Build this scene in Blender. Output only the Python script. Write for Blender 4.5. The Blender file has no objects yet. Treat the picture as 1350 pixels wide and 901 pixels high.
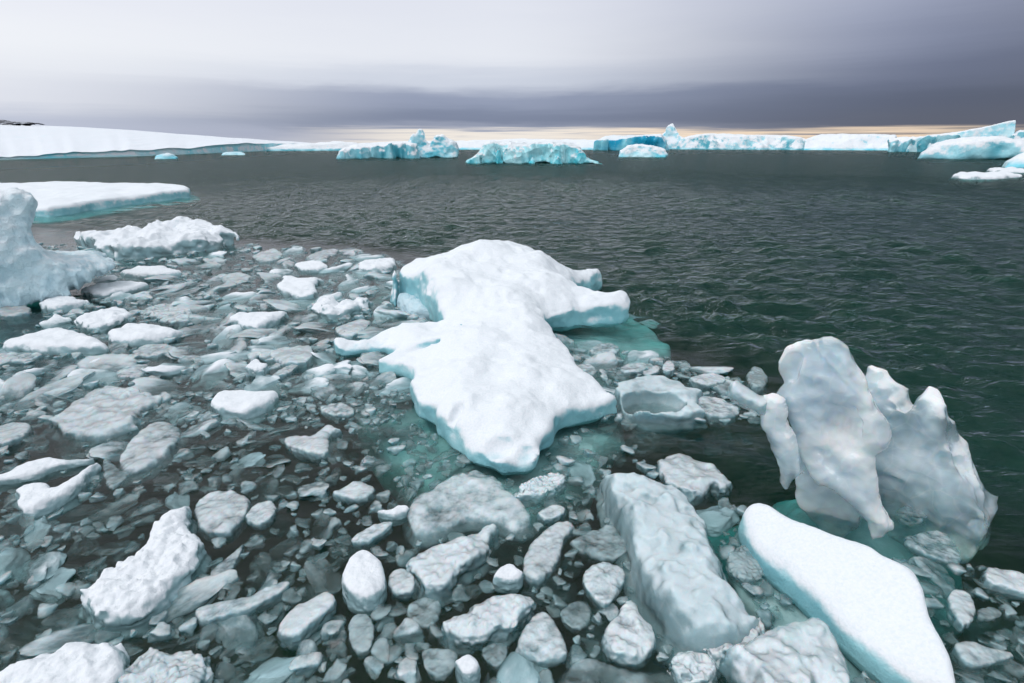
import bpy, math, random
import numpy as np
S = bpy.context.scene
COL = S.collection
rad = math.radians

# ------------------------------------------------------------------ camera
CAMH, F, PITCH = 2.5, 700.0, math.atan((450.5 - 189.0) / 700.0)
cam_d = bpy.data.cameras.new('camera'); cam = bpy.data.objects.new('camera', cam_d); COL.objects.link(cam)
cam_d.lens = 36.0 * F / 1350.0; cam_d.sensor_width = 36.0; cam_d.clip_start = 0.05; cam_d.clip_end = 20000
cam.location = (0, 0, CAMH); cam.rotation_euler = (math.pi / 2 - PITCH, 0, 0)
S.camera = cam
cp, sp = math.cos(PITCH), math.sin(PITCH)

def ray(x, y):
    a, b = x - 675.0, y - 450.5
    return np.array([a, cp * F - sp * b, -sp * F - cp * b])
def at(x, y, z=0.0):                       # photograph position -> point of the place at height z
    d = ray(x, y); t = (z - CAMH) / d[2]
    return np.array([d[0] * t, d[1] * t])

# ------------------------------------------------------------------ noise + shapes
_T = np.random.RandomState(7).rand(32, 32, 32).astype(np.float32) * 2 - 1
def vnoise(x, y, z):
    xi, yi, zi = np.floor(x), np.floor(y), np.floor(z)
    fx, fy, fz = x - xi, y - yi, z - zi
    fx = fx * fx * (3 - 2 * fx); fy = fy * fy * (3 - 2 * fy); fz = fz * fz * (3 - 2 * fz)
    xi = xi.astype(np.int32) & 31; yi = yi.astype(np.int32) & 31; zi = zi.astype(np.int32) & 31
    x1, y1, z1 = (xi + 1) & 31, (yi + 1) & 31, (zi + 1) & 31
    a = _T[xi, yi, zi] * (1 - fx) + _T[x1, yi, zi] * fx
    b = _T[xi, y1, zi] * (1 - fx) + _T[x1, y1, zi] * fx
    c = _T[xi, yi, z1] * (1 - fx) + _T[x1, yi, z1] * fx
    d = _T[xi, y1, z1] * (1 - fx) + _T[x1, y1, z1] * fx
    return (a * (1 - fy) + b * fy) * (1 - fz) + (c * (1 - fy) + d * fy) * fz
def fbm(x, y, z, scale, octaves=3, seed=0, gain=0.5):
    s = 0; a = 1.0; o = seed * 7.31
    for k in range(octaves):
        s = s + a * vnoise(x / scale + o, y / scale + o * 1.7 + 3, z / scale + o * .6 + 9)
        a *= gain; scale *= 0.47; o += 11.7
    return s
def smax(a, b, k):
    h = np.clip(0.5 + 0.5 * (a - b) / k, 0, 1)
    return b * (1 - h) + a * h + k * h * (1 - h)
def smin(a, b, k): return -smax(-a, -b, k)
def sstep(a, b, x):
    t = np.clip((x - a) / (b - a), 0, 1); return t * t * (3 - 2 * t)
def poly_sdf(X, Y, P):
    d = np.full(X.shape, 1e9); ins = np.zeros(X.shape, bool); n = len(P)
    for i in range(n):
        ax, ay = P[i]; bx, by = P[(i + 1) % n]
        ex, ey = bx - ax, by - ay; wx, wy = X - ax, Y - ay
        t = np.clip((wx * ex + wy * ey) / (ex * ex + ey * ey + 1e-12), 0, 1)
        d = np.minimum(d, (wx - ex * t) ** 2 + (wy - ey * t) ** 2)
        if ay != by:
            c = (ay > Y) != (by > Y)
            ins ^= c & (X < (bx - ax) * (Y - ay) / (by - ay) + ax)
    return np.sqrt(d) * np.where(ins, -1, 1)
def chaikin(P, n=1):
    P = np.asarray(P, float)
    for _ in range(n):
        Q = np.roll(P, -1, 0); P = np.stack([.75 * P + .25 * Q, .25 * P + .75 * Q], 1).reshape(-1, 2)
    return P

def surface_nets(f, org, h):
    """closed smooth mesh of f<0 ; h = cell size (3)"""
    s = f < 0
    nx, ny, nz = f.shape
    acc = np.zeros((nx - 1, ny - 1, nz - 1, 3), np.float32); cnt = np.zeros((nx - 1, ny - 1, nz - 1), np.float32)
    def sl(o, n): return slice(o, n - 1 + o)
    for ax in range(3):
        o1, o2 = [a for a in range(3) if a != ax]
        for u in (0, 1):
            for v in (0, 1):
                p = [0, 0, 0]; p[o1] = u; p[o2] = v; q = list(p); q[ax] = 1
                A = f[sl(p[0], nx), sl(p[1], ny), sl(p[2], nz)]; B = f[sl(q[0], nx), sl(q[1], ny), sl(q[2], nz)]
                m = (A < 0) != (B < 0)
                t = np.where(m, A / np.where(m, A - B, 1), 0)
                cnt += m
                acc[..., ax] += np.where(m, t, 0); acc[..., o1] += m * u; acc[..., o2] += m * v
    act = cnt > 0
    idx = np.full(act.shape, -1, np.int64); ids = np.argwhere(act); idx[act] = np.arange(len(ids))
    V = (ids + acc[act] / cnt[act][:, None]) * np.asarray(h) + np.asarray(org)
    faces = []
    for ax in range(3):
        o1, o2 = (ax + 1) % 3, (ax + 2) % 3
        a = [slice(1, -1)] * 3; b = [slice(1, -1)] * 3
        a[ax] = slice(0, -1); b[ax] = slice(1, None)
        A = s[tuple(a)]; B = s[tuple(b)]
        e = np.argwhere(A != B)
        if not len(e): continue
        sgn = A[tuple(e.T)]
        g = e.copy(); g[:, o1] += 1; g[:, o2] += 1
        def cell(d1, d2):
            c = g.copy(); c[:, o1] -= d1; c[:, o2] -= d2
            return idx[tuple(c.T)]
        q = np.stack([cell(1, 1), cell(0, 1), cell(0, 0), cell(1, 0)], 1)
        q[~sgn] = q[~sgn][:, ::-1]
        faces.append(q)
    return V, np.concatenate(faces)

def mesh_from(name, V, Q, mat, smooth=True):
    me = bpy.data.meshes.new(name)
    V = np.asarray(V, np.float32); n = len(Q); k = Q.shape[1]
    me.vertices.add(len(V)); me.vertices.foreach_set('co', V.ravel())
    me.loops.add(n * k); me.loops.foreach_set('vertex_index', Q.astype(np.int32).ravel())
    me.polygons.add(n); me.polygons.foreach_set('loop_start', np.arange(0, n * k, k, dtype=np.int32))
    me.polygons.foreach_set('use_smooth', np.full(n, smooth, bool))
    me.update(calc_edges=True); me.validate()
    me.materials.append(mat)
    return me
def tag(o, label=None, cat=None, group=None, kind=None):
    if label: o['label'] = label
    if cat: o['category'] = cat
    if group: o['group'] = group
    if kind: o['kind'] = kind
    return o
def link(name, me, loc=(0, 0, 0), parent=None):
    o = bpy.data.objects.new(name, me); COL.objects.link(o)
    o.location = loc
    if parent: o.parent = parent
    return o
def link_world(name, V, Q, mat, parent=None, base=None):
    """V in world coordinates; origin moved to the thing's own base"""
    c = np.array([V[:, 0].mean(), V[:, 1].mean(), 0.0]) if base is None else np.asarray(base, float)
    me = mesh_from(name, V - c, Q, mat)
    o = link(name, me, tuple(c) if parent is None else (0, 0, 0), parent)
    return o
def empty(name, loc):
    o = bpy.data.objects.new(name, None); COL.objects.link(o); o.location = loc; return o

# ------------------------------------------------------------------ materials
class NT:
    def __init__(s, m): s.t = m.node_tree; s.n = s.t.nodes; s.n.clear()
    def add(s, t, **k):
        n = s.n.new(t)
        for a, b in k.items(): setattr(n, a, b)
        return n
    def put(s, sock, v):
        if isinstance(v, bpy.types.NodeSocket): s.t.links.new(v, sock)
        elif v is not None:
            if isinstance(v, tuple) and len(v) == 3 and sock.type == 'RGBA': v = v + (1,)
            sock.default_value = v
    def math(s, op, a, b=None, c=None, clamp=False):
        n = s.add('ShaderNodeMath', operation=op, use_clamp=clamp)
        for i, v in enumerate((a, b, c)):
            if v is not None: s.put(n.inputs[i], v)
        return n.outputs[0]
    def step(s, x, a, b):
        n = s.add('ShaderNodeMapRange', interpolation_type='SMOOTHSTEP'); s.put(n.inputs[0], x)
        s.put(n.inputs[1], a); s.put(n.inputs[2], b); return n.outputs[0]
    def mix(s, f, a, b):
        n = s.add('ShaderNodeMix', data_type='RGBA'); s.put(n.inputs[0], f); s.put(n.inputs[6], a); s.put(n.inputs[7], b); return n.outputs[2]
    def noise(s, vec, scale, detail=3, rough=.5, dist=0.):
        n = s.add('ShaderNodeTexNoise'); s.put(n.inputs['Vector'], vec); n.inputs['Scale'].default_value = scale
        n.inputs['Detail'].default_value = detail; n.inputs['Roughness'].default_value = rough; n.inputs['Distortion'].default_value = dist
        return n.outputs[0]
    def mapping(s, vec, scale, rot=(0, 0, 0)):
        n = s.add('ShaderNodeMapping'); s.put(n.inputs[0], vec); n.inputs['Scale'].default_value = scale; n.inputs['Rotation'].default_value = rot
        return n.outputs[0]
    def bump(s, h, dist, strength=1., normal=None):
        n = s.add('ShaderNodeBump'); s.put(n.inputs['Height'], h); n.inputs['Distance'].default_value = dist; n.inputs['Strength'].default_value = strength
        if normal: s.put(n.inputs['Normal'], normal)
        return n.outputs[0]
    def out(s, surf, vol=None):
        o = s.add('ShaderNodeOutputMaterial'); s.put(o.inputs[0], surf)
        if vol: s.put(o.inputs[1], vol)
def newmat(name):
    m = bpy.data.materials.new(name); m.use_nodes = True; return m, NT(m)

def ice_mat(name, snow=(.86, .87, .90), ice=(.60, .72, .74), ice2=None, slope=(.35, .75), zr=(.01, .05), clear=.0, edge=.0,
            grain=60., lump=9., gd=.004, ld=.012, rough=.3, sss=0.0, patch=.25, keep=0., trans=0., epow=1.2, vein=0., scal=0., scs=9., rad_=(.03, .06, .07), mott=.14, dfade=0., thin=0.):
    """snow lies on flat dry tops, bare ice shows on walls and under water; bare ice can be partly see-through"""
    m, t = newmat(name)
    geo = t.add('ShaderNodeNewGeometry'); tc = t.add('ShaderNodeTexCoord'); oi = t.add('ShaderNodeObjectInfo')
    pos = t.add('ShaderNodeSeparateXYZ'); t.put(pos.inputs[0], geo.outputs['Position'])
    nrm = t.add('ShaderNodeSeparateXYZ'); t.put(nrm.inputs[0], geo.outputs['Normal'])
    P = tc.outputs['Object']
    off = t.add('ShaderNodeVectorMath', operation='ADD'); t.put(off.inputs[0], P)
    rv = t.add('ShaderNodeCombineXYZ'); r10 = t.math('MULTIPLY', oi.outputs['Random'], 37.); t.put(rv.inputs[0], r10); t.put(rv.inputs[1], r10); t.put(off.inputs[1], rv.outputs[0])
    P = off.outputs[0]
    nl = t.noise(P, lump, 4, .6); ng = t.noise(P, grain, 3, .6); nb = t.noise(P, lump * .3, 3, .55)
    a = t.math('ADD', nrm.outputs[2], t.math('MULTIPLY', t.math('SUBTRACT', nl, .5), patch * 3))
    m1 = t.step(a, slope[0], slope[1])
    zz = t.math('ADD', pos.outputs[2], t.math('MULTIPLY', t.math('SUBTRACT', nl, .5), (zr[1] - zr[0]) * 1.5))
    m2 = t.step(zz, zr[0], zr[1])
    mask = t.math('MULTIPLY', m1, m2)
    icec = t.mix(t.step(nb, .35, .65), ice, ice2 or tuple(c * .82 for c in ice))
    col = t.mix(mask, icec, snow)
    if vein:
        vo = t.add('ShaderNodeTexVoronoi', feature='DISTANCE_TO_EDGE'); t.put(vo.inputs['Vector'], P); vo.inputs['Scale'].default_value = lump * .9
        vm = t.math('MULTIPLY', t.step(vo.outputs[0], .05, .0), t.math('MULTIPLY', t.math('SUBTRACT', 1., mask), vein)); col = t.mix(vm, col, snow)
    col = t.mix(t.math('MULTIPLY', t.step(ng, .35, .75), mott), col, tuple(min(1, c * .75) for c in ice))
    bs = t.add('ShaderNodeBsdfPrincipled')
    t.put(bs.inputs['Base Color'], col)
    t.put(bs.inputs['Roughness'], t.math('ADD', rough, t.math('MULTIPLY', mask, .75 - rough)))
    bs.inputs['IOR'].default_value = 1.31
    if trans: t.put(bs.inputs['Transmission Weight'], t.math('MULTIPLY', t.math('SUBTRACT', 1., mask), trans))
    if sss:
        bs.inputs['Subsurface Weight'].default_value = sss; bs.inputs['Subsurface Radius'].default_value = rad_; bs.inputs['Subsurface Scale'].default_value = 1.0
    h = t.math('ADD', t.math('MULTIPLY', nl, ld), t.math('MULTIPLY', ng, gd))
    if scal:                                  # melt scallops: shallow dimples that meet in crisp ridges
        dv = t.add('ShaderNodeVectorMath', operation='ADD'); t.put(dv.inputs[0], P); nn = t.add('ShaderNodeTexNoise'); t.put(nn.inputs[0], P); nn.inputs['Scale'].default_value = scs * .7
        sc = t.add('ShaderNodeVectorMath', operation='SCALE'); t.put(sc.inputs[0], nn.outputs[1]); sc.inputs['Scale'].default_value = .5 / scs; t.put(dv.inputs[1], sc.outputs[0])
        vv = t.add('ShaderNodeTexVoronoi', feature='F1'); t.put(vv.inputs['Vector'], dv.outputs[0]); vv.inputs['Scale'].default_value = scs
        h = t.math('ADD', h, t.math('MULTIPLY', t.math('POWER', vv.outputs[0], 1.6), scal))
    t.put(bs.inputs['Normal'], t.bump(h, 1.0))
    surf = bs.outputs[0]
    if clear or edge:
        tr = t.add('ShaderNodeBsdfTransparent'); tr.inputs[0].default_value = (.93, .98, .98, 1)
        lw = t.add('ShaderNodeLayerWeight'); lw.inputs[0].default_value = .5
        f = t.math('ADD', t.math('MULTIPLY', t.math('POWER', lw.outputs['Facing'], epow), edge), t.math('MULTIPLY', t.step(nb, .3, .7), clear), clamp=True)
        f = t.math('MULTIPLY', f, t.math('SUBTRACT', 1., t.math('MULTIPLY', mask, 1. - keep)))
        if dfade:                             # melted clear keel: less frost inside the ice the deeper it sits
            f = t.math('ADD', f, t.math('MULTIPLY', t.step(zz, .0, -.16), dfade), clamp=True)
        if thin:                              # thin rims of a blade let more light through
            at_ = t.add('ShaderNodeAttribute'); at_.attribute_name = 'thin'
            f = t.math('ADD', f, t.math('MULTIPLY', t.math('MULTIPLY', at_.outputs['Fac'], t.step(nb, .38, .6)), thin))
        f = t.math('MINIMUM', f, .93)
        mx = t.add('ShaderNodeMixShader'); t.put(mx.inputs[0], f); t.put(mx.inputs[1], surf); t.put(mx.inputs[2], tr.outputs[0]); surf = mx.outputs[0]
    t.out(surf)
    return m

M = {
 'snow':  ice_mat('snow_over_ice', snow=(.84, .86, .89), ice=(.42, .62, .66), slope=(.10, .6), zr=(.008, .07), edge=.8, clear=.2, gd=.004, ld=.018, patch=.3, dfade=.3),
 'floe':  ice_mat('thick_snow', snow=(.86, .88, .91), ice=(.38, .72, .77), ice2=(.26, .58, .65), slope=(.05, .55), zr=(.02, .12), edge=.15, lump=6., grain=55., gd=.005, ld=.020, patch=.3, scal=.006, scs=3.5),
 'frost': ice_mat('frosted_ice', snow=(.80, .86, .89), ice=(.28, .43, .46), slope=(.25, .9), zr=(-.02, .06), clear=.25, edge=1.1, epow=.9, lump=14., grain=95., gd=.004, ld=.006, rough=.08, patch=.18, keep=.55, scal=.0025, scs=14., sss=.8, mott=.03, dfade=.55),
 'clear': ice_mat('wet_clear_ice', snow=(.52, .63, .65), ice=(.24, .34, .35), slope=(.2, 1.), zr=(-.01, .05), clear=.5, edge=1.2, epow=.8, lump=8., grain=60., gd=.001, ld=.004, rough=.04, patch=.2, keep=.6, scal=.004, scs=10., sss=.8, mott=.03, dfade=.5),
 'deep':  ice_mat('submerged_ice', snow=(.4, .5, .5), ice=(.62, .80, .80), ice2=(.26, .42, .44), clear=.2, edge=.25, lump=4.5, grain=20., gd=.003, ld=.05, zr=(.5, .6)),
 'blade': ice_mat('glassy_ice', snow=(.90, .94, .97), ice=(.88, .94, .98), ice2=(.66, .78, .85), slope=(.5, .95), zr=(.05, .3), clear=.26, edge=.0, lump=8., grain=40., gd=.0015, ld=.006, rough=.03, trans=.06, sss=.9, rad_=(.06, .10, .12), vein=.2, scal=.014, scs=9., mott=.03, thin=.35),
 'glass': ice_mat('clear_glassy_ice', snow=(.90, .94, .97), ice=(.82, .91, .95), ice2=(.56, .70, .77), slope=(.3, .8), zr=(.25, .6), clear=.52, edge=.0, lump=7., grain=40., gd=.0015, ld=.008, rough=.03, trans=.08, sss=.8, rad_=(.06, .10, .12), vein=.25, scal=.022, scs=7., mott=.03, thin=.35, dfade=.3),
 'block': ice_mat('wet_white_ice', snow=(.68, .77, .80), ice=(.38, .52, .55), ice2=(.28, .41, .44), slope=(.4, 1.), zr=(-.02, .14), clear=.25, edge=.6, lump=5., grain=80., gd=.003, ld=.007, rough=.06, patch=.25, keep=.4, vein=.1, scal=.008, scs=7., sss=.9, rad_=(.05, .08, .09), mott=.03, dfade=.5),
 'rime':  ice_mat('rimed_blue_ice', snow=(.84, .88, .91), ice=(.60, .78, .84), ice2=(.50, .70, .78), slope=(.0, 1.), zr=(.0, 1.1), lump=10., grain=40., gd=.008, ld=.03, scal=.04, scs=7.),
 'berg':  ice_mat('turquoise_berg_ice', snow=(.88, .90, .92), ice=(.06, .60, .72), ice2=(.50, .88, .93), slope=(.3, .8), zr=(.2, 1.), lump=1.2, grain=5., gd=.03, ld=.2, patch=.45, scal=.5, scs=.9),
 'blueberg': ice_mat('vivid_blue_berg_ice', snow=(.84, .88, .91), ice=(.01, .38, .60), ice2=(.30, .76, .86), slope=(.3, .8), zr=(.2, 1.), lump=.5, grain=2., gd=.05, ld=.3, patch=.55),
 'darkberg': ice_mat('shelf_ice', snow=(.88, .89, .91), ice=(.08, .42, .52), ice2=(.42, .78, .86), slope=(.25, .65), zr=(.2, 1.), lump=.6, grain=2.5, gd=.04, ld=.2, patch=.5, scal=.25, scs=.4),
 'whiteberg': ice_mat('pale_berg_ice', snow=(.89, .90, .92), ice=(.16, .66, .80), ice2=(.62, .88, .93), slope=(.15, .65), zr=(.2, 1.), lump=.6, grain=4., gd=.03, ld=.15, patch=.5, scal=.25, scs=.4),
}

# ------------------------------------------------------------------ ice builders
def cap_h(pts, H, f=.42):
    y = [p[1] for p in pts]; x = np.mean([p[0] for p in pts])
    a, b = at(x, max(y)), at(x, min(y)); L = np.linalg.norm(b - a)
    return min(H, f * L * CAMH / np.linalg.norm((a + b) / 2))
def px_outline(pts, H, auto=True):
    """outline seen in the photo -> footprint on the water; far rims are seen at the top's height"""
    P = np.array([p[:2] for p in pts], float)
    H = cap_h(pts, H)
    area = 0.5 * np.sum(P[:, 0] * np.roll(P[:, 1], -1) - np.roll(P[:, 0], -1) * P[:, 1])
    t = np.roll(P, -1, 0) - np.roll(P, 1, 0); n = np.stack([t[:, 1], -t[:, 0]], 1) * (1 if area > 0 else -1)
    n /= np.linalg.norm(n, axis=1)[:, None] + 1e-9
    up = sstep(-.3, .6, -n[:, 1])
    out = []
    for i, p in enumerate(pts):
        z = p[2] if len(p) > 2 else H * .85 * up[i]
        out.append(at(p[0], p[1], z))
    return np.array(out)

def floe_sdf(P, H, depth, foot, k, na, ns, res, seed, notch=0., dome=.35, warp=.0, hfield=None, extra=None, base_z=None, oct=3, topn=1.0, grow=None):
    grow = .3 * k if grow is None else grow
    mn = P.min(0) - foot - na * 2 - .12 - 2 * res; mx = P.max(0) + foot + na * 2 + .12 + 2 * res
    Hm = H * 1.25 + na * 2 + 3 * res
    x = np.arange(mn[0], mx[0] + res, res); y = np.arange(mn[1], mx[1] + res, res); z = np.arange(-depth - na - 3 * res, Hm + res, res)
    X2, Y2 = np.meshgrid(x, y, indexing='ij')
    wx = fbm(X2, Y2, X2 * 0 + seed, ns * 1.6, 3, seed) * warp; wy = fbm(X2, Y2, X2 * 0 + seed + 40, ns * 1.6, 3, seed) * warp
    d2 = poly_sdf(X2 + wx, Y2 + wy, P) - grow
    R = max(.02, min(.5 * abs(d2.min()), 4))
    Ht = hfield(X2, Y2) if hfield else np.full(X2.shape, H)
    s = np.clip(-d2 / R, 0, 1)
    Ht = Ht * (1 - dome + dome * np.sqrt(np.maximum(0, 1 - (1 - s) ** 2)))
    Ht = Ht + topn * na * fbm(X2, Y2, X2 * 0, ns * .8, oct + 1, seed + 5)
    X, Y, Z = np.meshgrid(x, y, z, indexing='ij')
    n3 = fbm(X, Y, Z * 1.3, ns, oct, seed) * na
    g = -foot * sstep(0, .22 * max(depth, .3), -Z) + (foot + .6 * R) * np.clip(-Z / depth, 0, 1.5) ** 2 + notch * np.exp(-(Z / .05) ** 2)
    f = smax(d2[..., None] + g + n3, Z - Ht[..., None], k)
    f = smax(f, -Z - depth + n3 * 2, k)
    if extra: f = extra(f, X, Y, Z)
    return f, (x[0], y[0], z[0]), (res, res, res)

def build_floe(name, P, mat, H, depth=.25, foot=.05, k=.05, na=.03, ns=.25, res=.02, seed=0, parent=None, base=None, **kw):
    f, o, h = floe_sdf(P, H, depth, foot, k, na, ns, res, seed, **kw)
    V, Q = surface_nets(f, o, h)
    return link_world(name, V, Q, mat, parent, base)

class Frame:
    """upright plane through a water point, facing yaw degrees off the camera's direction"""
    def __init__(s, px, py, yaw=0., lean=0., z=0.):
        p = at(px, py, z); s.o = np.array([p[0], p[1], 0.0])
        a = math.atan2(p[0], p[1]) + rad(yaw)
        s.u = np.array([math.cos(a), -math.sin(a), 0.]); n = np.array([-math.sin(a), -math.cos(a), 0.])   # n points to camera
        s.w = np.array([0, 0, 1.]) * math.cos(rad(lean)) + n * math.sin(rad(lean))
        s.n = np.cross(s.u, s.w)
        if s.n @ n < 0: s.n = -s.n
    def hit(s, x, y):
        d = ray(x, y); c = np.array([0, 0, CAMH])
        t = ((s.o - c) @ s.n) / (d @ s.n); q = c + d * t - s.o
        return np.array([q @ s.u, q @ s.w])
    def world(s, V): return s.o + V[:, :1] * s.u + V[:, 1:2] * s.n + V[:, 2:3] * s.w

def build_upright(name, fr, pts, mat, T, res, na=.05, ns=.4, k=.1, seed=0, below=.5, taper=.5, back=0., flute=0., parent=None, base=None,
                  world_pts=False, lens=0., oct=3, stretch=1., extra=None, resz=None, slope=0.):
    """silhouette in the frame (u, height) with thickness T towards and away from the viewer"""
    P = np.array([fr.hit(*p) for p in pts]) if not world_pts else np.asarray(pts, float)
    rz = resz or res
    zt = P[:, 1].max()
    mn = P.min(0); mx = P.max(0)
    x = np.arange(mn[0] - 3 * res - na * 2, mx[0] + 3 * res + na * 2, res)
    z = np.arange(max(mn[1], -below) - 3 * rz - na * 2, zt + 3 * rz + na * 2, rz)
    y = np.arange(-T - 4 * res - na * 2 - abs(flute), T + 4 * res + na * 2 + abs(flute) + back, res)   # +y towards camera flipped below
    X2, Z2 = np.meshgrid(x, z, indexing='ij')
    d2 = poly_sdf(X2, Z2, P)
    X, Y, Z = np.meshgrid(x, y, z, indexing='ij')      # Y: + away from the camera
    D = d2[:, None, :] * np.ones_like(Y)
    hh = np.clip(Z / max(zt, .01), 0, 1)
    front = -Y - T * (1 - taper * hh) ; rear = Y - (T + back) * (1 - taper * hh * .5)
    if slope: front = -Y - T + slope * Z
    if flute: front = front + flute * fbm(X, Y, Z * .15, ns * .5, 3, seed + 3)
    if lens:
        dd = np.clip(-d2 / lens, 0, 1)[:, None, :]
        th = T * (0.05 + .95 * np.sqrt(np.maximum(0, 1 - (1 - dd) ** 2)))
        front = -Y - th; rear = Y - th
    n3 = fbm(X * stretch, Y, Z, ns, oct, seed) * na
    f = smax(D + n3, smax(front, rear, k) + n3, k)
    if extra: f = extra(f, X, Y, Z)
    f[:, :, 0] = np.maximum(f[:, :, 0], .01)
    V, Q = surface_nets(f, (x[0], y[0], z[0]), (res, res, rz))
    V = V * np.array([1, -1, 1]); 
    sgn = np.dot(np.cross(fr.u, fr.n), fr.w)
    if sgn > 0: Q = Q[:, ::-1]
    o = link_world(name, fr.world(V), Q, mat, parent, base)
    if lens or 'glassy' in mat.name:
        th = 1 - np.clip(-poly_sdf(V[:, 0], V[:, 2], P) / (.09 if lens else .16), 0, 1)
        a = o.data.attributes.new('thin', 'FLOAT', 'POINT')
        if len(o.data.vertices) == len(th): a.data.foreach_set('value', th.astype(np.float32))
    return o

# ------------------------------------------------------------------ world: overcast sky
W = bpy.data.worlds.new('World'); S.world = W; W.use_nodes = True
t = NT(W)
SUN_EL, SUN_AZ = 60., -105.        # degrees; azimuth clockwise from +Y
sky = t.add('ShaderNodeTexSky', sky_type='NISHITA'); sky.sun_disc = False
sky.sun_elevation = rad(SUN_EL); sky.sun_rotation = rad(SUN_AZ)
bg1 = t.add('ShaderNodeBackground'); t.put(bg1.inputs[0], sky.outputs[0]); bg1.inputs[1].default_value = .1
tc = t.add('ShaderNodeTexCoord'); v = t.add('ShaderNodeSeparateXYZ'); t.put(v.inputs[0], tc.outputs['Generated'])
az = t.math('ARCTAN2', v.outputs[0], v.outputs[1])
el = t.math('MULTIPLY', t.math('ARCSINE', v.outputs[2]), 57.2958)
cv = t.add('ShaderNodeCombineXYZ'); t.put(cv.inputs[0], t.math('MULTIPLY', az, 1.6)); t.put(cv.inputs[1], t.math('MULTIPLY', el, .22))
nA = t.noise(cv.outputs[0], 1.6, 5, .55, .4)
cv2 = t.add('ShaderNodeCombineXYZ'); t.put(cv2.inputs[0], t.math('MULTIPLY', az, 2.2)); t.put(cv2.inputs[1], t.math('MULTIPLY', el, 1.6))
nB = t.noise(cv2.outputs[0], 1.8, 6, .6, .3)
elw = t.math('ADD', el, t.math('ADD', t.math('MULTIPLY', t.math('SUBTRACT', nA, .5), 3.0), t.math('MULTIPLY', t.math('SUBTRACT', nB, .5), .55)))
def s2l(c): 
    return tuple(((x / 255) / 12.92 if x / 255 <= .04045 else ((x / 255 + .055) / 1.055) ** 2.4) for x in c)
def ramp(stops, src):
    mr = t.math('DIVIDE', t.math('ADD', src, 2.), 32., clamp=True)
    r = t.add('ShaderNodeValToRGB'); e = r.color_ramp.elements; r.color_ramp.interpolation = 'EASE'
    while len(e) > 1: e.remove(e[-1])
    for i, (a, c) in enumerate(stops):
        q = e[0] if i == 0 else e.new((a + 2) / 32.)
        q.position = (a + 2) / 32.; q.color = s2l(c) + (1,)
    t.put(r.inputs[0], mr); return r.outputs[0]
skL = ramp([(0, (170, 178, 202)), (1.8, (192, 199, 218)), (3.3, (226, 229, 239)), (7, (242, 244, 249)), (12, (236, 238, 247)), (28, (234, 238, 246))], elw)
skC = ramp([(0, (206, 208, 216)), (1.0, (160, 167, 188)), (2.2, (122, 132, 158)), (4.0, (146, 155, 180)), (5.6, (206, 212, 226)), (8, (232, 235, 243)), (12.5, (228, 231, 241)), (28, (228, 233, 238))], elw)
skR = ramp([(0, (98, 104, 124)), (1.5, (84, 90, 110)), (3., (82, 89, 113)), (5.5, (104, 111, 137)), (8, (132, 139, 164)), (12, (160, 167, 190)), (28, (166, 182, 188))], elw)
skRR = ramp([(0, (92, 95, 113)), (3., (78, 82, 100)), (7, (98, 102, 120)), (12, (130, 134, 152)), (28, (150, 168, 174))], elw)
aw = t.math('ADD', az, t.math('MULTIPLY', t.math('SUBTRACT', nA, .5), .12))
cc = t.mix(t.step(aw, -.80, -.12), skL, skC); cc = t.mix(t.step(aw, -.05, .68), cc, skR); cc = t.mix(t.step(aw, .50, .95), cc, skRR)
cc = t.mix(t.step(az, 1.3, 2.2), cc, skL)
# warm clear strip on the horizon
cv3 = t.add('ShaderNodeCombineXYZ'); t.put(cv3.inputs[0], t.math('MULTIPLY', az, 3.)); t.put(cv3.inputs[1], t.math('MULTIPLY', el, 3.2))
nC = t.noise(cv3.outputs[0], 1.5, 5, .6, .4)
top = t.math('SUBTRACT', 1.45, t.math('MULTIPLY', t.step(az, .25, .5), .22))
gap = t.step(t.math('SUBTRACT', t.math('ADD', el, t.math('MULTIPLY', t.math('SUBTRACT', nB, .5), 1.3)), top), .15, -.35)
gap = t.math('MULTIPLY', gap, t.step(nC, .28, .52))
gap = t.math('MULTIPLY', t.math('MULTIPLY', gap, t.step(az, -.42, -.15)), t.step(az, .80, .60))
cc = t.mix(t.math('MULTIPLY', gap, .92), cc, t.mix(t.step(az, .0, .4), s2l((248, 240, 230)), s2l((248, 224, 198))))
bg2 = t.add('ShaderNodeBackground'); t.put(bg2.inputs[0], cc); t.put(bg2.inputs[1], t.math('ADD', 1.02, t.math('MULTIPLY', t.step(el, 35., 65.), .14)))
mx = t.add('ShaderNodeMixShader'); mx.inputs[0].default_value = .93; t.put(mx.inputs[1], bg1.outputs[0]); t.put(mx.inputs[2], bg2.outputs[0])
o = t.add('ShaderNodeOutputWorld'); t.put(o.inputs[0], mx.outputs[0])
W.cycles.sampling_method = 'AUTOMATIC'
sd = bpy.data.lights.new('sun', 'SUN'); sun = bpy.data.objects.new('sun', sd); COL.objects.link(sun)
sd.energy = 1.1; sd.angle = rad(18); sd.color = (1, .985, .97)
sun.rotation_euler = (rad(90 - SUN_EL), 0, math.pi - rad(SUN_AZ))

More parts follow.
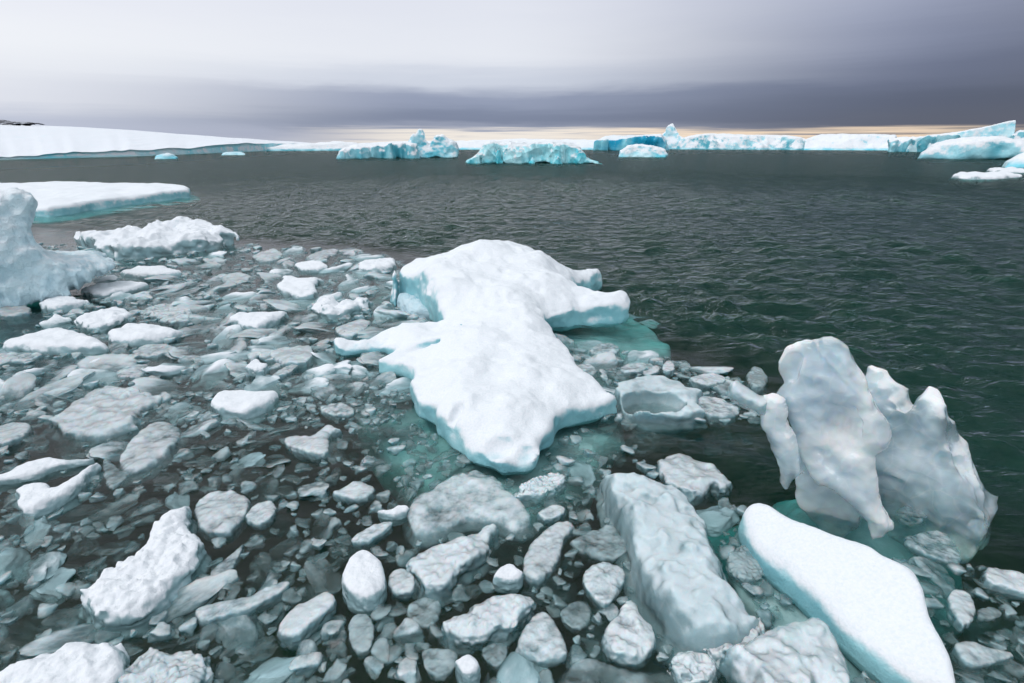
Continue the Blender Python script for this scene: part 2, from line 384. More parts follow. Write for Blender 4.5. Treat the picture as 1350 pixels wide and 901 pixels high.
# ------------------------------------------------------------------ sea
PACK_PX = [(-700, 400), (-200, 330), (60, 303), (110, 318), (330, 322), (450, 328), (525, 338), (600, 400), (700, 440), (790, 455), (880, 470), (950, 492), (1012, 512), (1000, 552),
           (850, 560), (835, 600), (960, 665), (1060, 720), (1180, 735), (1240, 745), (1350, 752), (1900, 900), (1900, 1250), (-900, 1250)]
PACK = np.array([at(*p) for p in PACK_PX])
def sea():
    lr = [0.3]
    while lr[-1] < 9000: lr.append(lr[-1] * (1.0065 if lr[-1] < 110 else 1.05))
    r = np.array(lr); a1 = np.arange(-60, 60, .2); a2 = np.arange(62, 298, 2.0)
    a = np.radians(np.concatenate([a1, a2])); nr, na_ = len(r), len(a)
    Rr, A = np.meshgrid(r, a, indexing='ij'); X = Rr * np.sin(A); Y = Rr * np.cos(A)
    rs = np.random.RandomState(3); Z = np.zeros_like(X)
    near = Rr < 150
    dsp = Rr * .0065
    n1 = fbm(X, Y, X * 0, 3.5, 2, 4)
    for i in range(64):
        lam = .20 * (1.15 / .20) ** rs.rand(); th = rs.randn() * .5 + rad(200); kk = 2 * math.pi / lam
        ph = rs.rand() * 6.28; amp = .0135 * lam ** .80 * (1 + .5 * rs.randn())
        q = kk * (X * math.sin(th) + Y * math.cos(th)) + ph + n1 * 2.2
        w = sstep(2.2, 5., lam / dsp)
        Z += amp * w * (1.6 * (np.sin(q) * .5 + .5) ** 1.7 - .62)
    Z *= (.75 + .5 * fbm(X, Y, X * 0 + 5, 6., 2, 9))
    d = np.where(Rr < 40, poly_sdf(X, Y, PACK), 99.)
    mask = .12 + .88 * sstep(-.3, 1.6, d)
    Z = Z * mask * 1.15
    Z[Rr > 150] = 0
    V = np.stack([X, Y, Z], -1).reshape(-1, 3)
    i = np.arange(nr - 1)[:, None] * na_; j = np.arange(na_)[None]; j2 = (j + 1) % na_
    Q = np.stack([i + j, i + j2, i + na_ + j2, i + na_ + j], -1).reshape(-1, 4)
    # side skirt and bottom sheet close the body of water
    D = 6.0; nb = len(V)
    Vb = V.copy(); 
    ring = np.stack([X[-1], Y[-1], np.full(na_, -D)], -1); inner = np.stack([X[0], Y[0], np.full(na_, -D)], -1)
    ctop = np.array([[0, 0, Z[0].mean()]]); cbot = np.array([[0, 0, -D]])
    V = np.concatenate([V, ring, inner, ctop, cbot]); R0 = nb; I0 = nb + na_; CT = nb + 2 * na_; CB = CT + 1
    j = np.arange(na_); j2 = (j + 1) % na_; last = (nr - 1) * na_
    side = np.stack([last + j, last + j2, R0 + j2, R0 + j], -1)
    bot = np.stack([R0 + j, R0 + j2, I0 + j2, I0 + j], -1)
    me = bpy.data.meshes.new('sea_water')
    Qa = np.concatenate([Q, side, bot]); T1 = np.stack([np.full(na_, CT), j2, j], -1); T2 = np.stack([np.full(na_, CB), I0 + j, I0 + j2], -1)
    tri = np.concatenate([T1, T2]); nl = len(Qa) * 4 + len(tri) * 3
    me.vertices.add(len(V)); me.vertices.foreach_set('co', V.astype(np.float32).ravel())
    me.loops.add(nl); me.loops.foreach_set('vertex_index', np.concatenate([Qa.ravel(), tri.ravel()]).astype(np.int32))
    ls = np.concatenate([np.arange(len(Qa)) * 4, len(Qa) * 4 + np.arange(len(tri)) * 3]).astype(np.int32)
    me.polygons.add(len(ls)); me.polygons.foreach_set('loop_start', ls); me.polygons.foreach_set('use_smooth', np.ones(len(ls), bool))
    me.update(calc_edges=True)
    m, t = newmat('sea_water')
    geo = t.add('ShaderNodeNewGeometry'); P = geo.outputs['Position']
    pk = t.add('ShaderNodeAttribute'); pk.attribute_name = 'calm'
    dist = t.add('ShaderNodeVectorMath', operation='LENGTH'); t.put(dist.inputs[0], P)
    P2 = t.mapping(P, (.6, 2.2, 1), (0, 0, rad(16)))
    n1 = t.noise(P2, 2.6, 4, .55, .3); n2 = t.noise(P2, 9., 3, .55, .3); n3 = t.noise(P2, .55, 3, .5)
    far = t.step(dist.outputs['Value'], 18., 60.)
    h = t.math('ADD', t.math('MULTIPLY', n2, .05), t.math('MULTIPLY', t.math('MULTIPLY', n1, .46), t.math('ADD', .25, t.math('MULTIPLY', far, .75))))
    h = t.math('ADD', h, t.math('MULTIPLY', t.math('MULTIPLY', n3, 1.0), far))
    h = t.math('MULTIPLY', h, pk.outputs['Fac'])
    nb_ = t.bump(h, 1.0, .85)
    fr = t.add('ShaderNodeFresnel'); fr.inputs[0].default_value = 1.333; t.put(fr.inputs[1], nb_)
    gl = t.add('ShaderNodeBsdfGlossy'); t.put(gl.inputs['Roughness'], t.math('ADD', .04, t.math('MULTIPLY', far, .10))); t.put(gl.inputs['Normal'], nb_)
    tr = t.add('ShaderNodeBsdfTransparent')
    # light scattered back by fine particles suspended just under the surface of the open water
    df = t.add('ShaderNodeBsdfDiffuse'); t.put(df.inputs[0], t.mix(pk.outputs['Fac'], (.002, .0035, .002), (.004, .028, .022)))
    ad = t.add('ShaderNodeAddShader'); t.put(ad.inputs[0], tr.outputs[0]); t.put(ad.inputs[1], df.outputs[0])
    mx = t.add('ShaderNodeMixShader'); t.put(mx.inputs[0], fr.outputs[0]); t.put(mx.inputs[1], ad.outputs[0]); t.put(mx.inputs[2], gl.outputs[0])
    va = t.add('ShaderNodeVolumeAbsorption'); va.inputs[0].default_value = (.12, .78, .745, 1); va.inputs[1].default_value = 1.2
    t.out(mx.outputs[0], va.outputs[0])
    me.materials.append(m)
    att = me.attributes.new('calm', 'FLOAT', 'POINT')
    av = np.ones(len(V), np.float32); av[:nb] = (mask ** 1.0).ravel(); att.data.foreach_set('value', av)
    me.validate()
    tag(link('sea_water', me), kind='structure')
    # sea floor inside the water
    mf, t = newmat('sea_floor'); geo = t.add('ShaderNodeNewGeometry')
    n = t.noise(geo.outputs['Position'], .9, 5, .6); bs = t.add('ShaderNodeBsdfPrincipled')
    t.put(bs.inputs['Base Color'], t.mix(t.step(n, .35, .65), (.03, .05, .012), (.09, .115, .03))); bs.inputs['Roughness'].default_value = .9; t.out(bs.outputs[0])
    g = np.linspace(-1, 1, 81); g = np.sign(g) * np.abs(g) ** 3 * 6000
    X, Y = np.meshgrid(g, g, indexing='ij'); Z = -2.75 + .35 * fbm(X, Y, X * 0, 5., 3, 2)
    i = np.arange(80)[:, None] * 81 + np.arange(80)[None]
    Q = np.stack([i, i + 81, i + 82, i + 1], -1).reshape(-1, 4)
    tag(link('sea_floor', mesh_from('sea_floor', np.stack([X, Y, Z], -1).reshape(-1, 3), Q, mf)), kind='structure')
sea()

# ------------------------------------------------------------------ far shore and bergs
def strip_terrain():
    """snow dome on the far left, its ice cliff standing in the sea"""
    shore = [(-900, 250), (-300, 222), (-60, 213), (0, 211), (60, 209.5), (120, 208), (180, 206.5), (240, 204), (300, 201.5), (360, 199), (400, 197.4), (435, 196)]
    crest = [(-900, 120), (-300, 150), (-60, 161), (0, 163.5), (60, 166), (120, 168.5), (180, 172), (240, 177), (300, 181.5), (360, 185.5), (400, 187.5), (435, 189)]
    sp = np.array([at(*p) for p in shore]); n = len(sp)
    u = np.linspace(0, n - 1, 420); SX = np.interp(u, range(n), sp[:, 0]); SY = np.interp(u, range(n), sp[:, 1])
    cx = np.interp(u, range(n), [c[0] for c in crest]); cy = np.interp(u, range(n), [c[1] for c in crest])
    wob = fbm(u * .35, u * 0, u * 0, 1., 4, 2)
    SY = SY * (1 + .018 * wob); SX = SX * (1 + .018 * wob)
    v = np.concatenate([[0, .0002, .0004, .0008], np.linspace(.004, 1, 90) ** 1.5])
    V = np.zeros((len(u), len(v), 3))
    for j, b in enumerate(v):
        scale = 1 + b * 7.0                           # the dome runs far back from the shore
        x, y = SX * scale, SY * scale
        # height that the crest reaches at its own distance
        el = np.array([(lambda d: d[2] / math.hypot(d[0], d[1]))(ray(a, c)) for a, c in zip(cx, cy)])
        dist = np.hypot(x, y)
        zt = np.maximum(CAMH + el * np.hypot(SX, SY) * 8.0, 1.0) * sstep(n - 1, n - 2.2, u)
        cliff = (.60 + .80 * fbm(u * .5, u * 0, u * 0 + 3, 1., 4, 8)).clip(.12, 2) * (np.hypot(SX, SY) / 95) * sstep(n - 1, n - 2.2, u)
        z = cliff + (zt - cliff) * (1 - (1 - b) ** 1.15)
        z = z + .12 * (np.hypot(SX, SY) / 95) * fbm(x, y, x * 0, 5. + 60 * b, 3, 3) * min(1, b * 200)
        if j == 0: z = z * 0 - 1.5
        elif j == 1: z = z * 0 + cliff * .15
        elif j == 2: z = cliff * .55 ; x = x * 1.001; y = y * 1.001
        elif j == 3: z = cliff * .93
        V[:, j] = np.stack([x, y, z], -1)
    nv = len(v); i = np.arange(len(u) - 1)[:, None] * nv + np.arange(nv - 1)[None]
    Q = np.stack([i, i + nv, i + nv + 1, i + 1], -1).reshape(-1, 4)
    m = ice_mat('hill_snow', snow=(.84, .85, .89), ice=(.20, .68, .78), ice2=(.70, .88, .92), slope=(.1, .5), zr=(.15, .5), lump=.3, grain=2.5, gd=.03, ld=.06, patch=1.2)
    tag(link('snow_hill', mesh_from('snow_hill', V.reshape(-1, 3), Q, m)), kind='structure')
strip_terrain()

rk, t = newmat('dark_rock'); tcn = t.add('ShaderNodeTexCoord'); bs = t.add('ShaderNodeBsdfPrincipled')
t.put(bs.inputs['Base Color'], t.mix(t.step(t.noise(tcn.outputs['Object'], .12, 5, .6), .42, .6), (.05, .05, .06), (.45, .47, .52))); bs.inputs['Roughness'].default_value = .9; t.out(bs.outputs[0])
def rock():
    d = ray(-10, 163); s = 700 / math.hypot(d[0], d[1]); c = np.array([d[0] * s, d[1] * s, CAMH + d[2] * s])
    x = np.linspace(-70, 36, 90); y = np.linspace(-15, 15, 30); X, Y = np.meshgrid(x, y, indexing='ij')
    Z = 8.5 * np.exp(-((X + 22) / 32) ** 2) * (1 - (Y / 15) ** 2) + 1.6 * fbm(X, Y, X * 0, 9., 4, 6) - 3.5
    i = np.arange(89)[:, None] * 30 + np.arange(29)[None]; Q = np.stack([i, i + 30, i + 31, i + 1], -1).reshape(-1, 4)
    o = link('rock_outcrop', mesh_from('rock_outcrop', np.stack([X, Y, Z], -1).reshape(-1, 3), Q, rk), tuple(c + np.array([0, 0, 3.0])))
    tag(o, 'dark bare rock ridge poking out of the snow on the skyline at far left', 'rock')
rock()

def berg(name, base, pts, mat, T, res, label, cat='iceberg', group=None, **kw):
    fr = Frame(*base)
    o = build_upright(name, fr, pts, M[mat], T, res, **kw)
    return tag(o, label, cat, group)

G = 'icebergs along the horizon'
# far low band of shelf ice, left to right
berg('ice_shelf', (405, 198.6), [(345, 203), (352, 195), (375, 192), (395, 191), (420, 189.5), (448, 188), (470, 189), (472, 200)], 'darkberg', 9, .5,
     'low thin white ice strip where the snow hill slope ends at the sea', 'ice shelf', G, below=1.5, na=.5, ns=5, k=.5, back=12, taper=.3, slope=1.2)
berg('ice_shelf', (720, 197.0), [(440, 201), (446, 190), (500, 188.5), (560, 187), (600, 186.5), (640, 185.5), (690, 184), (740, 185), (800, 186), (830, 187), (832, 201)], 'whiteberg', 14, .6,
     'long flat white ice shelf behind the spired and the fluted icebergs', 'ice shelf', G, below=2, na=.5, ns=9, k=.35, back=25, taper=.3, slope=1.5)
berg('iceberg', (840, 198.0), [(783, 201), (786, 187), (800, 182), (830, 180), (855, 178.5), (872, 178), (878, 186), (880, 201)], 'blueberg', 12, .4,
     'vivid blue walled iceberg behind the small rounded floe', 'iceberg', G, below=2, na=1.0, ns=8, k=.4, back=20, taper=.05, flute=2.5)
berg('iceberg', (885, 196.6), [(845, 201), (856, 190), (868, 184), (877, 176), (882, 166), (886, 164), (890, 170), (896, 180), (908, 186), (918, 192), (922, 201)], 'whiteberg', 9, .35,
     'white iceberg with a sharp pointed pinnacle right of the blue wall', 'iceberg', G, below=2, na=.9, ns=5, k=.25, back=10, taper=.5, slope=.5)
berg('ice_shelf', (985, 197.0), [(895, 201), (900, 184), (920, 179), (960, 178), (1000, 178.5), (1035, 180), (1055, 183), (1066, 187), (1070, 201)], 'darkberg', 16, .5,
     'long white ice shelf with a dark grooved cliff below the orange cloud strip', 'ice shelf', G, below=2, na=.8, ns=9, k=.35, back=30, taper=.2, flute=2.5, slope=.9)
berg('ice_shelf', (1120, 197.8), [(1060, 202), (1064, 184), (1080, 179), (1110, 177), (1150, 177.5), (1180, 179), (1186, 202)], 'whiteberg', 14, .45,
     'bright white ice shelf section with one small blue notch in its face', 'ice shelf', G, below=2, na=.6, ns=9, k=.35, back=25, taper=.2, flute=1.2, slope=1.2)
berg('iceberg', (1205, 200.0), [(1172, 206), (1174, 187), (1195, 183), (1225, 181), (1262, 180), (1270, 186), (1262, 206)], 'darkberg', 10, .32,
     'iceberg with an upright grooved blue cliff beside the domed white berg', 'iceberg', G, below=2, na=.9, ns=4, k=.5, back=18, taper=.05, flute=2.2)
berg('iceberg', (1285, 200.5), [(1195, 205), (1205, 184), (1225, 180), (1260, 175), (1300, 166.5), (1338, 159.5), (1337, 172), (1333, 182), (1340, 205)], 'whiteberg', 11, .32,
     'long wedge iceberg with its tilted white top rising to a point at right', 'iceberg', G, below=2, na=.4, ns=7, k=.25, back=12, taper=.2, flute=1.)
berg('iceberg', (1342, 201.5), [(1330, 205), (1334, 178), (1345, 173), (1362, 172), (1400, 176), (1420, 205)], 'darkberg', 8, .35,
     'small grey white iceberg cut off by the right edge behind the wedge tip', 'iceberg', G, below=2, na=.7, ns=4, k=.5, back=10, taper=.3)
berg('iceberg', (1275, 209.5), [(1209, 212), (1215, 203), (1230, 193), (1250, 186), (1285, 181), (1320, 181), (1345, 186), (1360, 196), (1365, 212)], 'darkberg', 4.5, .2,
     'smooth domed white iceberg with a dark hollow waterline on the right', 'iceberg', G, below=1.5, na=.45, ns=4, k=1., back=9, taper=.75, slope=.3)
berg('iceberg', (1352, 221.0), [(1322, 223), (1328, 214), (1342, 206), (1360, 199), (1400, 196), (1440, 200), (1460, 223)], 'whiteberg', 2.6, .13,
     'pale sloping end of an iceberg at the right edge of the photo', 'iceberg', G, below=1.2, na=.2, ns=2, k=.4, back=4, taper=.6)
# nearer bergs in the middle
berg('iceberg', (505, 208.0), [(446, 210), (449, 200), (456, 195.5), (480, 192), (510, 190), (535, 189), (548, 191), (552, 210)], 'darkberg', 5, .18,
     'flat topped tabular iceberg with a dark teal cliff left of the ice spire', 'iceberg', G, below=1.5, na=.4, ns=2.5, k=.35, back=12, taper=.0, flute=1., slope=.25)
berg('iceberg', (563, 207.5), [(534, 209), (538, 198), (541, 184), (545, 178), (547, 184), (550, 178), (553, 171), (557, 172), (559, 184), (566, 190), (575, 182), (583, 179.5), (590, 184), (600, 190), (604, 198), (602, 208)], 'whiteberg', 3.2, .13,
     'iceberg with a thin twin spire and a rounded turquoise hump', 'iceberg', G, below=1.5, na=.35, ns=2., k=.25, back=3, taper=.55)
o = berg('iceberg', (690, 214.5), [(615, 216), (622, 211), (632, 203), (636, 195), (640, 190.5), (680, 188.5), (720, 189), (750, 192), (764, 196), (770, 203), (774, 210), (790, 216)], 'berg', 3.4, .12,
     'turquoise iceberg with fluted melted front and flat snowy top', 'iceberg', G, below=1.2, na=.35, ns=2.2, k=.3, back=7, taper=.45, flute=1.3)
berg('ice_floe', (849, 207), [(816, 210), (818, 199), (828, 193), (845, 191), (862, 193), (876, 198), (880, 204), (876, 210)], 'whiteberg', 2.6, .13,
     'small rounded pale floe in front of the vivid blue iceberg', 'ice floe', 'drifting floes far out', below=1., na=.25, ns=1.5, k=.5, back=4, taper=.5)
berg('ice_floe', (219, 209.5), [(203, 211.5), (206, 207), (214, 203), (220, 201.5), (227, 204), (233, 208), (234, 212)], 'whiteberg', 1.4, .09,
     'tiny pale blue peaked floe before the snow hill cliff', 'ice floe', 'drifting floes far out', below=.8, na=.18, ns=1., k=.2, taper=.6)
berg('ice_floe', (307, 204.5), [(291, 206.5), (294, 202.5), (305, 200.5), (318, 201), (323, 203.5), (324, 206.5)], 'whiteberg', 1.5, .1,
     'tiny flat pale floe further right before the snow hill cliff', 'ice floe', 'drifting floes far out', below=.8, na=.15, ns=1., k=.2, taper=.6)
def flat_px(name, pts, H, mat, label, cat, group=None, **kw):
    H = cap_h(pts, H) * (.75 if mat in ('frost', 'clear') and H < .3 else 1.); P = chaikin(px_outline(pts, H)); s = math.sqrt(abs(0.5 * np.sum(P[:, 0] * np.roll(P[:, 1], -1) - np.roll(P[:, 0], -1) * P[:, 1])))
    d = dict(depth=max(.06, min(.30 * s, .7)), foot=.04 * s, k=.10 * s, na=.04 * s, ns=.33 * s, res=max(s / 42, .006))
    d.update(kw)
    o = build_floe(name, P, M[mat], H, seed=abs(hash_(label)) % 97, **d)
    return tag(o, label, cat, group)
def hash_(s):
    h = 5
    for c in s: h = (h * 31 + ord(c)) & 0xffffff
    return h
flat_px('ice_floe', [(1252, 234), (1262, 229), (1280, 227), (1300, 227), (1325, 226), (1345, 229), (1342, 235), (1310, 237), (1275, 237)], .5, 'snow',
        'thin white floe lying on open water below the domed iceberg', 'ice floe', 'drifting floes far out', na=.15, ns=1.2, k=.2)
flat_px('ice_floe', [(1300, 226), (1305, 222.5), (1325, 221), (1350, 223), (1380, 226), (1350, 229), (1320, 228)], .4, 'snow',
        'narrow grey white floe just behind the thin white floe at right', 'ice floe', 'drifting floes far out', na=.12, ns=1.2, k=.2)
# floe with a teal side, mid left
o = flat_px('ice_floe', [(-120, 246), (-60, 243), (0, 241), (50, 242), (95, 238), (125, 242), (180, 242), (236, 242), (248, 248), (247, 261, 0), (190, 268, 0), (130, 276, 0), (95, 282, 0), (55, 287, 0), (46, 282, 0), (20, 290, 0), (-60, 296, 0), (-130, 300, 0)], .46, 'floe',
        'long flat snow topped floe with a teal side behind the frosted column', 'ice floe', None, depth=.9, foot=.5, na=.09, ns=1.1, k=.16, res=.09, dome=.2)

# ------------------------------------------------------------------ big central floe
CEN = [(519, 329, .95), (529, 317, .95), (550, 321, .92), (578, 315, .95), (613, 312, .95), (655, 305, .95), (682, 308, .92), (717, 318, .85), (737, 330, .75), (772, 343, .55), (797, 359, .28),
       (790, 378, .1), (768, 377, .2), (750, 372, .35), (772, 382, .42), (811, 396, .2), (820, 407, .12), (816, 423, .0), (799, 418, .1), (772, 416, .12), (748, 417, .15), (722, 420, .2), (720, 428, .25), (733, 438, .3), (752, 453, .28),
       (762, 471, .25), (772, 486, .25), (795, 506, .25), (811, 525, .15), (807, 543, .0), (780, 558, .0), (749, 566, .0), (735, 572, .03), (729, 585, .0), (714, 601, .0), (715, 612, .0), (706, 624, .0),
       (682, 622, .0), (663, 628, .0), (648, 620, .0), (628, 602, .0), (597, 589, .0), (578, 581, .0), (572, 562, .0), (558, 554, .0), (541, 543, .0), (540, 520, .05), (553, 508, .05), (539, 500, .02), (519, 497, .02), (502, 492, .0),
       (510, 482, .05), (523, 468, .05), (500, 466, .0), (462, 473, .0), (446, 466, .0), (452, 451, .1), (468, 452, .12), (490, 448, .14), (498, 437, .2), (528, 426, .25), (570, 424, .3), (594, 416, .35), (584, 398, .45), (568, 392, .4), (556, 398, .2), (545, 408, .0), (532, 399, .0), (522, 378, .2), (518, 352, .6)]
CP = np.array([at(*p) for p in CEN])
HP = [(560, 335, .92), (640, 318, .95), (700, 330, .85), (540, 360, .6), (600, 365, .72), (660, 370, .68), (720, 360, .62), (760, 362, .5), (785, 366, .38), (600, 400, .5), (680, 400, .55), (740, 400, .42), (790, 405, .32),
      (570, 432, .3), (500, 450, .18), (465, 460, .14), (640, 430, .48), (700, 440, .4), (620, 470, .42), (690, 475, .40), (740, 480, .3), (560, 480, .3), (525, 488, .14), (600, 520, .36), (680, 520, .38), (750, 520, .32), (790, 530, .2),
      (570, 540, .2), (620, 560, .26), (700, 560, .26), (640, 590, .24), (690, 595, .24), (680, 612, .20), (650, 612, .18), (703, 612, .18), (612, 588, .18), (725, 580, .2)]
HW = np.array([list(at(*p)) + [p[2]] for p in HP])
def cen_h(X, Y):
    num = 0; den = 0
    for a, b, c in HW:
        w = 1 / (((X - a) ** 2 + (Y - b) ** 2) + .06) ** 1.6; num = num + w * c; den = den + w
    return num / den * 1.0
def carve(f, X, Y, Z):
    for (px, py, z, rx, ry, rz, a) in DENTS:
        c = at(px, py, z); ca, sa = math.cos(a), math.sin(a)
        u = (X - c[0]) * ca + (Y - c[1]) * sa; v = -(X - c[0]) * sa + (Y - c[1]) * ca
        q = np.sqrt((u / rx) ** 2 + (v / ry) ** 2 + ((Z - z) / rz) ** 2) - 1
        f = smax(f, -q * min(rx, ry, rz), .02)
    return f
DENTS = [(665, 352, .72, .10, .08, .10, 0), (650, 325, .97, .18, .06, .06, .3), (590, 358, .78, .45, .10, .10, .1), (640, 392, .62, .5, .12, .07, -.1), (560, 432, .34, .5, .08, .06, .1), (520, 372, .45, .18, .25, .2, 0),
         (655, 574, .30, .26, .13, .21, .2), (690, 588, .22, .16, .09, .15, .4), (596, 545, .30, .20, .06, .12, 1.2), (545, 455, .26, .35, .07, .11, .15), (700, 470, .46, .30, .08, .10, .5), (610, 372, .74, .34, .09, .16, .1), (735, 330, .8, .06, .05, .05, 0), (632, 455, .5, .25, .05, .05, .4), (700, 552, .30, .05, .12, .06, .4)]
root = tag(empty('ice_floe', tuple(CP.mean(0)) + (0,)), 'large irregular snow covered floe in the centre of the brash ice', 'ice floe')
cb = (root.location[0], root.location[1], 0.)
build_floe('snow_cap', chaikin(CP, 1), M['floe'], 1.05, depth=.14, foot=-.02, k=.06, na=.055, ns=.45, res=.028, seed=3, parent=root, base=cb, hfield=cen_h, dome=.30, warp=.10, extra=carve, oct=5, topn=.95, grow=.015)
UND = [at(*p) for p in [(498, 350), (525, 345), (600, 350), (700, 345), (775, 372), (800, 395), (850, 404), (876, 420), (872, 438), (846, 462), (826, 478), (812, 500), (822, 530), (815, 556), (790, 580), (752, 604), (735, 622), (705, 642),
      (670, 648), (640, 640), (600, 622), (560, 598), (530, 578), (505, 548), (480, 515), (470, 485), (440, 476), (455, 450), (490, 425), (470, 405), (500, 385)]]
def und_top(X, Y): return -.06 - .06 * (1 + fbm(X, Y, X * 0, .6, 3, 12)) - .10 * sstep(.5, 2.0, np.hypot(X - CP[:, 0].mean() - .3, (Y - CP[:, 1].mean()) * .5))
build_floe('submerged_ice', chaikin(np.array(UND), 2), M['deep'], .02, depth=1.5, foot=.10, k=.18, na=.07, ns=.7, res=.055, seed=9, parent=root, base=cb, hfield=und_top, dome=.0, warp=.15)
# teal cave wall in the notch
tag(flat_px('ice_block', [(524, 402), (530, 388), (552, 384), (575, 386), (590, 398), (597, 412), (580, 420), (555, 420), (535, 414)], .30, 'rime', 'teal rounded ice block wedged into the left notch of the large floe', 'ice block'), None)

# ------------------------------------------------------------------ white slab, bottom right
sl = tag(empty('ice_floe', tuple(at(1120, 790)) + (0,)), 'smooth white snow covered slab lying in front of the glassy ice fin', 'ice floe')
sb = (sl.location[0], sl.location[1], 0.)
SLP = [(976, 706, .0), (978, 696, .02), (985, 688, .05), (1002, 679, .12), (1024, 673, .24), (1058, 677, .34), (1099, 693, .36), (1140, 711, .36), (1174, 732, .36), (1206, 752, .33), (1212, 770, .30), (1221, 802, .28), (1240, 831, .28), (1257, 866, .25), (1264, 905, .2),
       (1270, 960, .1), (1225, 945, .0), (1170, 905, .0), (1130, 868, .0), (1090, 828, .0), (1040, 785, .0), (1000, 752, .0), (980, 722, .0)]
SP = np.array([at(*p) for p in SLP])
def slab_h(X, Y):
    a = at(1030, 690, .3); b = at(1250, 900, .2); d = (b - a) / np.linalg.norm(b - a); nrm = np.array([-d[1], d[0]])
    c = at(1000, 752); s = (X - c[0]) * nrm[0] + (Y - c[1]) * nrm[1]
    return np.clip(.13 + .55 * s, .05, .36) + .02 * fbm(X, Y, X * 0, .25, 3, 4)
build_floe('snow_top', chaikin(SP), M['floe'], .40, depth=.10, foot=.0, k=.06, na=.012, ns=.30, res=.014, seed=5, parent=sl, base=sb, hfield=slab_h, dome=.12, oct=4, topn=1.2, grow=.012)
SU = np.array([at(*p) for p in [(965, 700), (1000, 680), (1090, 700), (1180, 745), (1215, 800), (1262, 900), (1250, 990), (1180, 960), (1120, 905), (1070, 850), (1010, 800), (975, 760)]])
build_floe('submerged_ice', chaikin(SU), M['deep'], .02, depth=.5, foot=.04, k=.06, na=.03, ns=.3, res=.022, seed=6, parent=sl, base=sb, hfield=lambda X, Y: X * 0 - .07, dome=0., warp=.05)

# ------------------------------------------------------------------ glassy upright fin berg
B0 = at(1150, 690)
fin = tag(empty('iceberg', (B0[0], B0[1], 0)), 'upright glassy ice fin with hanging pointed blades standing in the water', 'iceberg')
fb = (B0[0], B0[1], 0.)
fA = Frame(1150, 712, yaw=-6)
BLADE = [(1038, 461), (1048, 453), (1061, 447), (1072, 448), (1085, 443), (1096, 444), (1106, 448), (1121, 458), (1129, 477), (1144, 503), (1159, 533), (1174, 563), (1175, 577), (1170, 588), (1155, 601), (1154, 616), (1157, 631), (1164, 655), (1172, 680), (1172, 694), (1163, 706), (1155, 708), (1149, 715), (1146, 700), (1142, 684), (1130, 670),
         (1119, 662), (1102, 645), (1088, 640), (1078, 643), (1068, 628), (1059, 611), (1052, 595), (1046, 579), (1040, 560), (1036, 548), (1028, 535), (1021, 522), (1029, 503), (1028, 490), (1028, 477)]
def bl_extra(f, X, Y, Z):
    # rib running down the face, shallow hollow, thin scalloped rim
    a = fA.hit(1088, 465); b = fA.hit(1160, 545); d = (b - a) / np.linalg.norm(b - a)
    s = (X - a[0]) * -d[1] + (Z - a[1]) * d[0]
    f = f - .012 * np.exp(-(s / .012) ** 2)
    h = fA.hit(1112, 570); q = np.sqrt(((X - h[0]) / .11) ** 2 + ((Z - h[1]) / .25) ** 2 + ((Y + .10) / .075) ** 2) - 1
    f = smax(f, -q * .05, .015)
    h = fA.hit(1044, 478); q = np.sqrt(((X - h[0]) / .07) ** 2 + ((Z - h[1]) / .10) ** 2 + ((Y + .07) / .06) ** 2) - 1
    f = smax(f, -q * .05, .02)
    f = f + .009 * np.sin((Z + .5 * X) * 23 + 3 * vnoise(X * 4, Y * 4, Z * 4)) + .012 * np.abs(vnoise(X * 7, Y * 7, Z * 5)) + .008 * np.abs(vnoise(X * 22, Y * 22, Z * 14))
    return f
build_upright('blade', fA, BLADE, M['blade'], .085, .0085, na=.020, ns=.16, k=.008, seed=21, below=.3, lens=.12, parent=fin, base=fb, extra=bl_extra)
fC = Frame(1040, 690, yaw=4)
build_upright('blade', fC, [(1004, 522), (1020, 520), (1034, 527), (1042, 560), (1052, 592), (1058, 622), (1048, 632), (1040, 644), (1035, 643), (1028, 628), (1020, 598), (1010, 575), (1002, 560), (999, 540)], M['glass'], .06, .010, na=.022, ns=.12, k=.01, seed=22, lens=.09, parent=fin, base=fb)
build_upright('arm', fC, [(956, 516), (962, 505), (969, 502), (978, 508), (986, 514), (1000, 522), (1018, 524), (1016, 548), (1002, 549), (990, 541), (975, 534), (962, 530)], M['frost'], .09, .0125, na=.022, ns=.13, k=.03, seed=23, lens=.08, parent=fin, base=fb)
fD = Frame(1225, 668, yaw=10)
REAR = [(1128, 500), (1132, 480), (1140, 475), (1150, 476), (1163, 486), (1170, 496), (1182, 511), (1190, 524), (1197, 537), (1200, 524), (1210, 514), (1219, 510), (1228, 512), (1234, 518), (1240, 530), (1245, 550), (1250, 567), (1258, 580), (1266, 592), (1273, 608), (1281, 626), (1290, 644), (1300, 662), (1310, 690), (1290, 740), (1180, 745), (1140, 720), (1132, 640), (1130, 560)]
build_upright('rear_body', fD, REAR, M['glass'], .20, .015, na=.04, ns=.24, k=.025, seed=24, below=.5, taper=.85, back=.06, parent=fin, base=fb, oct=3, extra=lambda f, X, Y, Z: f + .075 * np.abs(vnoise(X * 4.5, Y * 4.5, Z * 2.6)) + .03 * np.abs(vnoise(X * 11, Y * 11, Z * 7)))
build_upright('rear_body', Frame(1100, 672, yaw=0), [(1040, 560), (1050, 480), (1100, 470), (1130, 500), (1150, 560), (1150, 640), (1135, 690), (1090, 720), (1060, 660)], M['glass'], .10, .02, na=.03, ns=.25, k=.05, seed=25, below=.5, taper=.5, back=.1, parent=fin, base=fb)
FU = np.array([at(*p) for p in [(905, 575), (960, 560), (1030, 548), (1120, 560), (1210, 590), (1290, 630), (1345, 680), (1352, 730), (1290, 770), (1210, 745), (1150, 730), (1090, 705), (1040, 690), (985, 668), (930, 640), (900, 605)]])
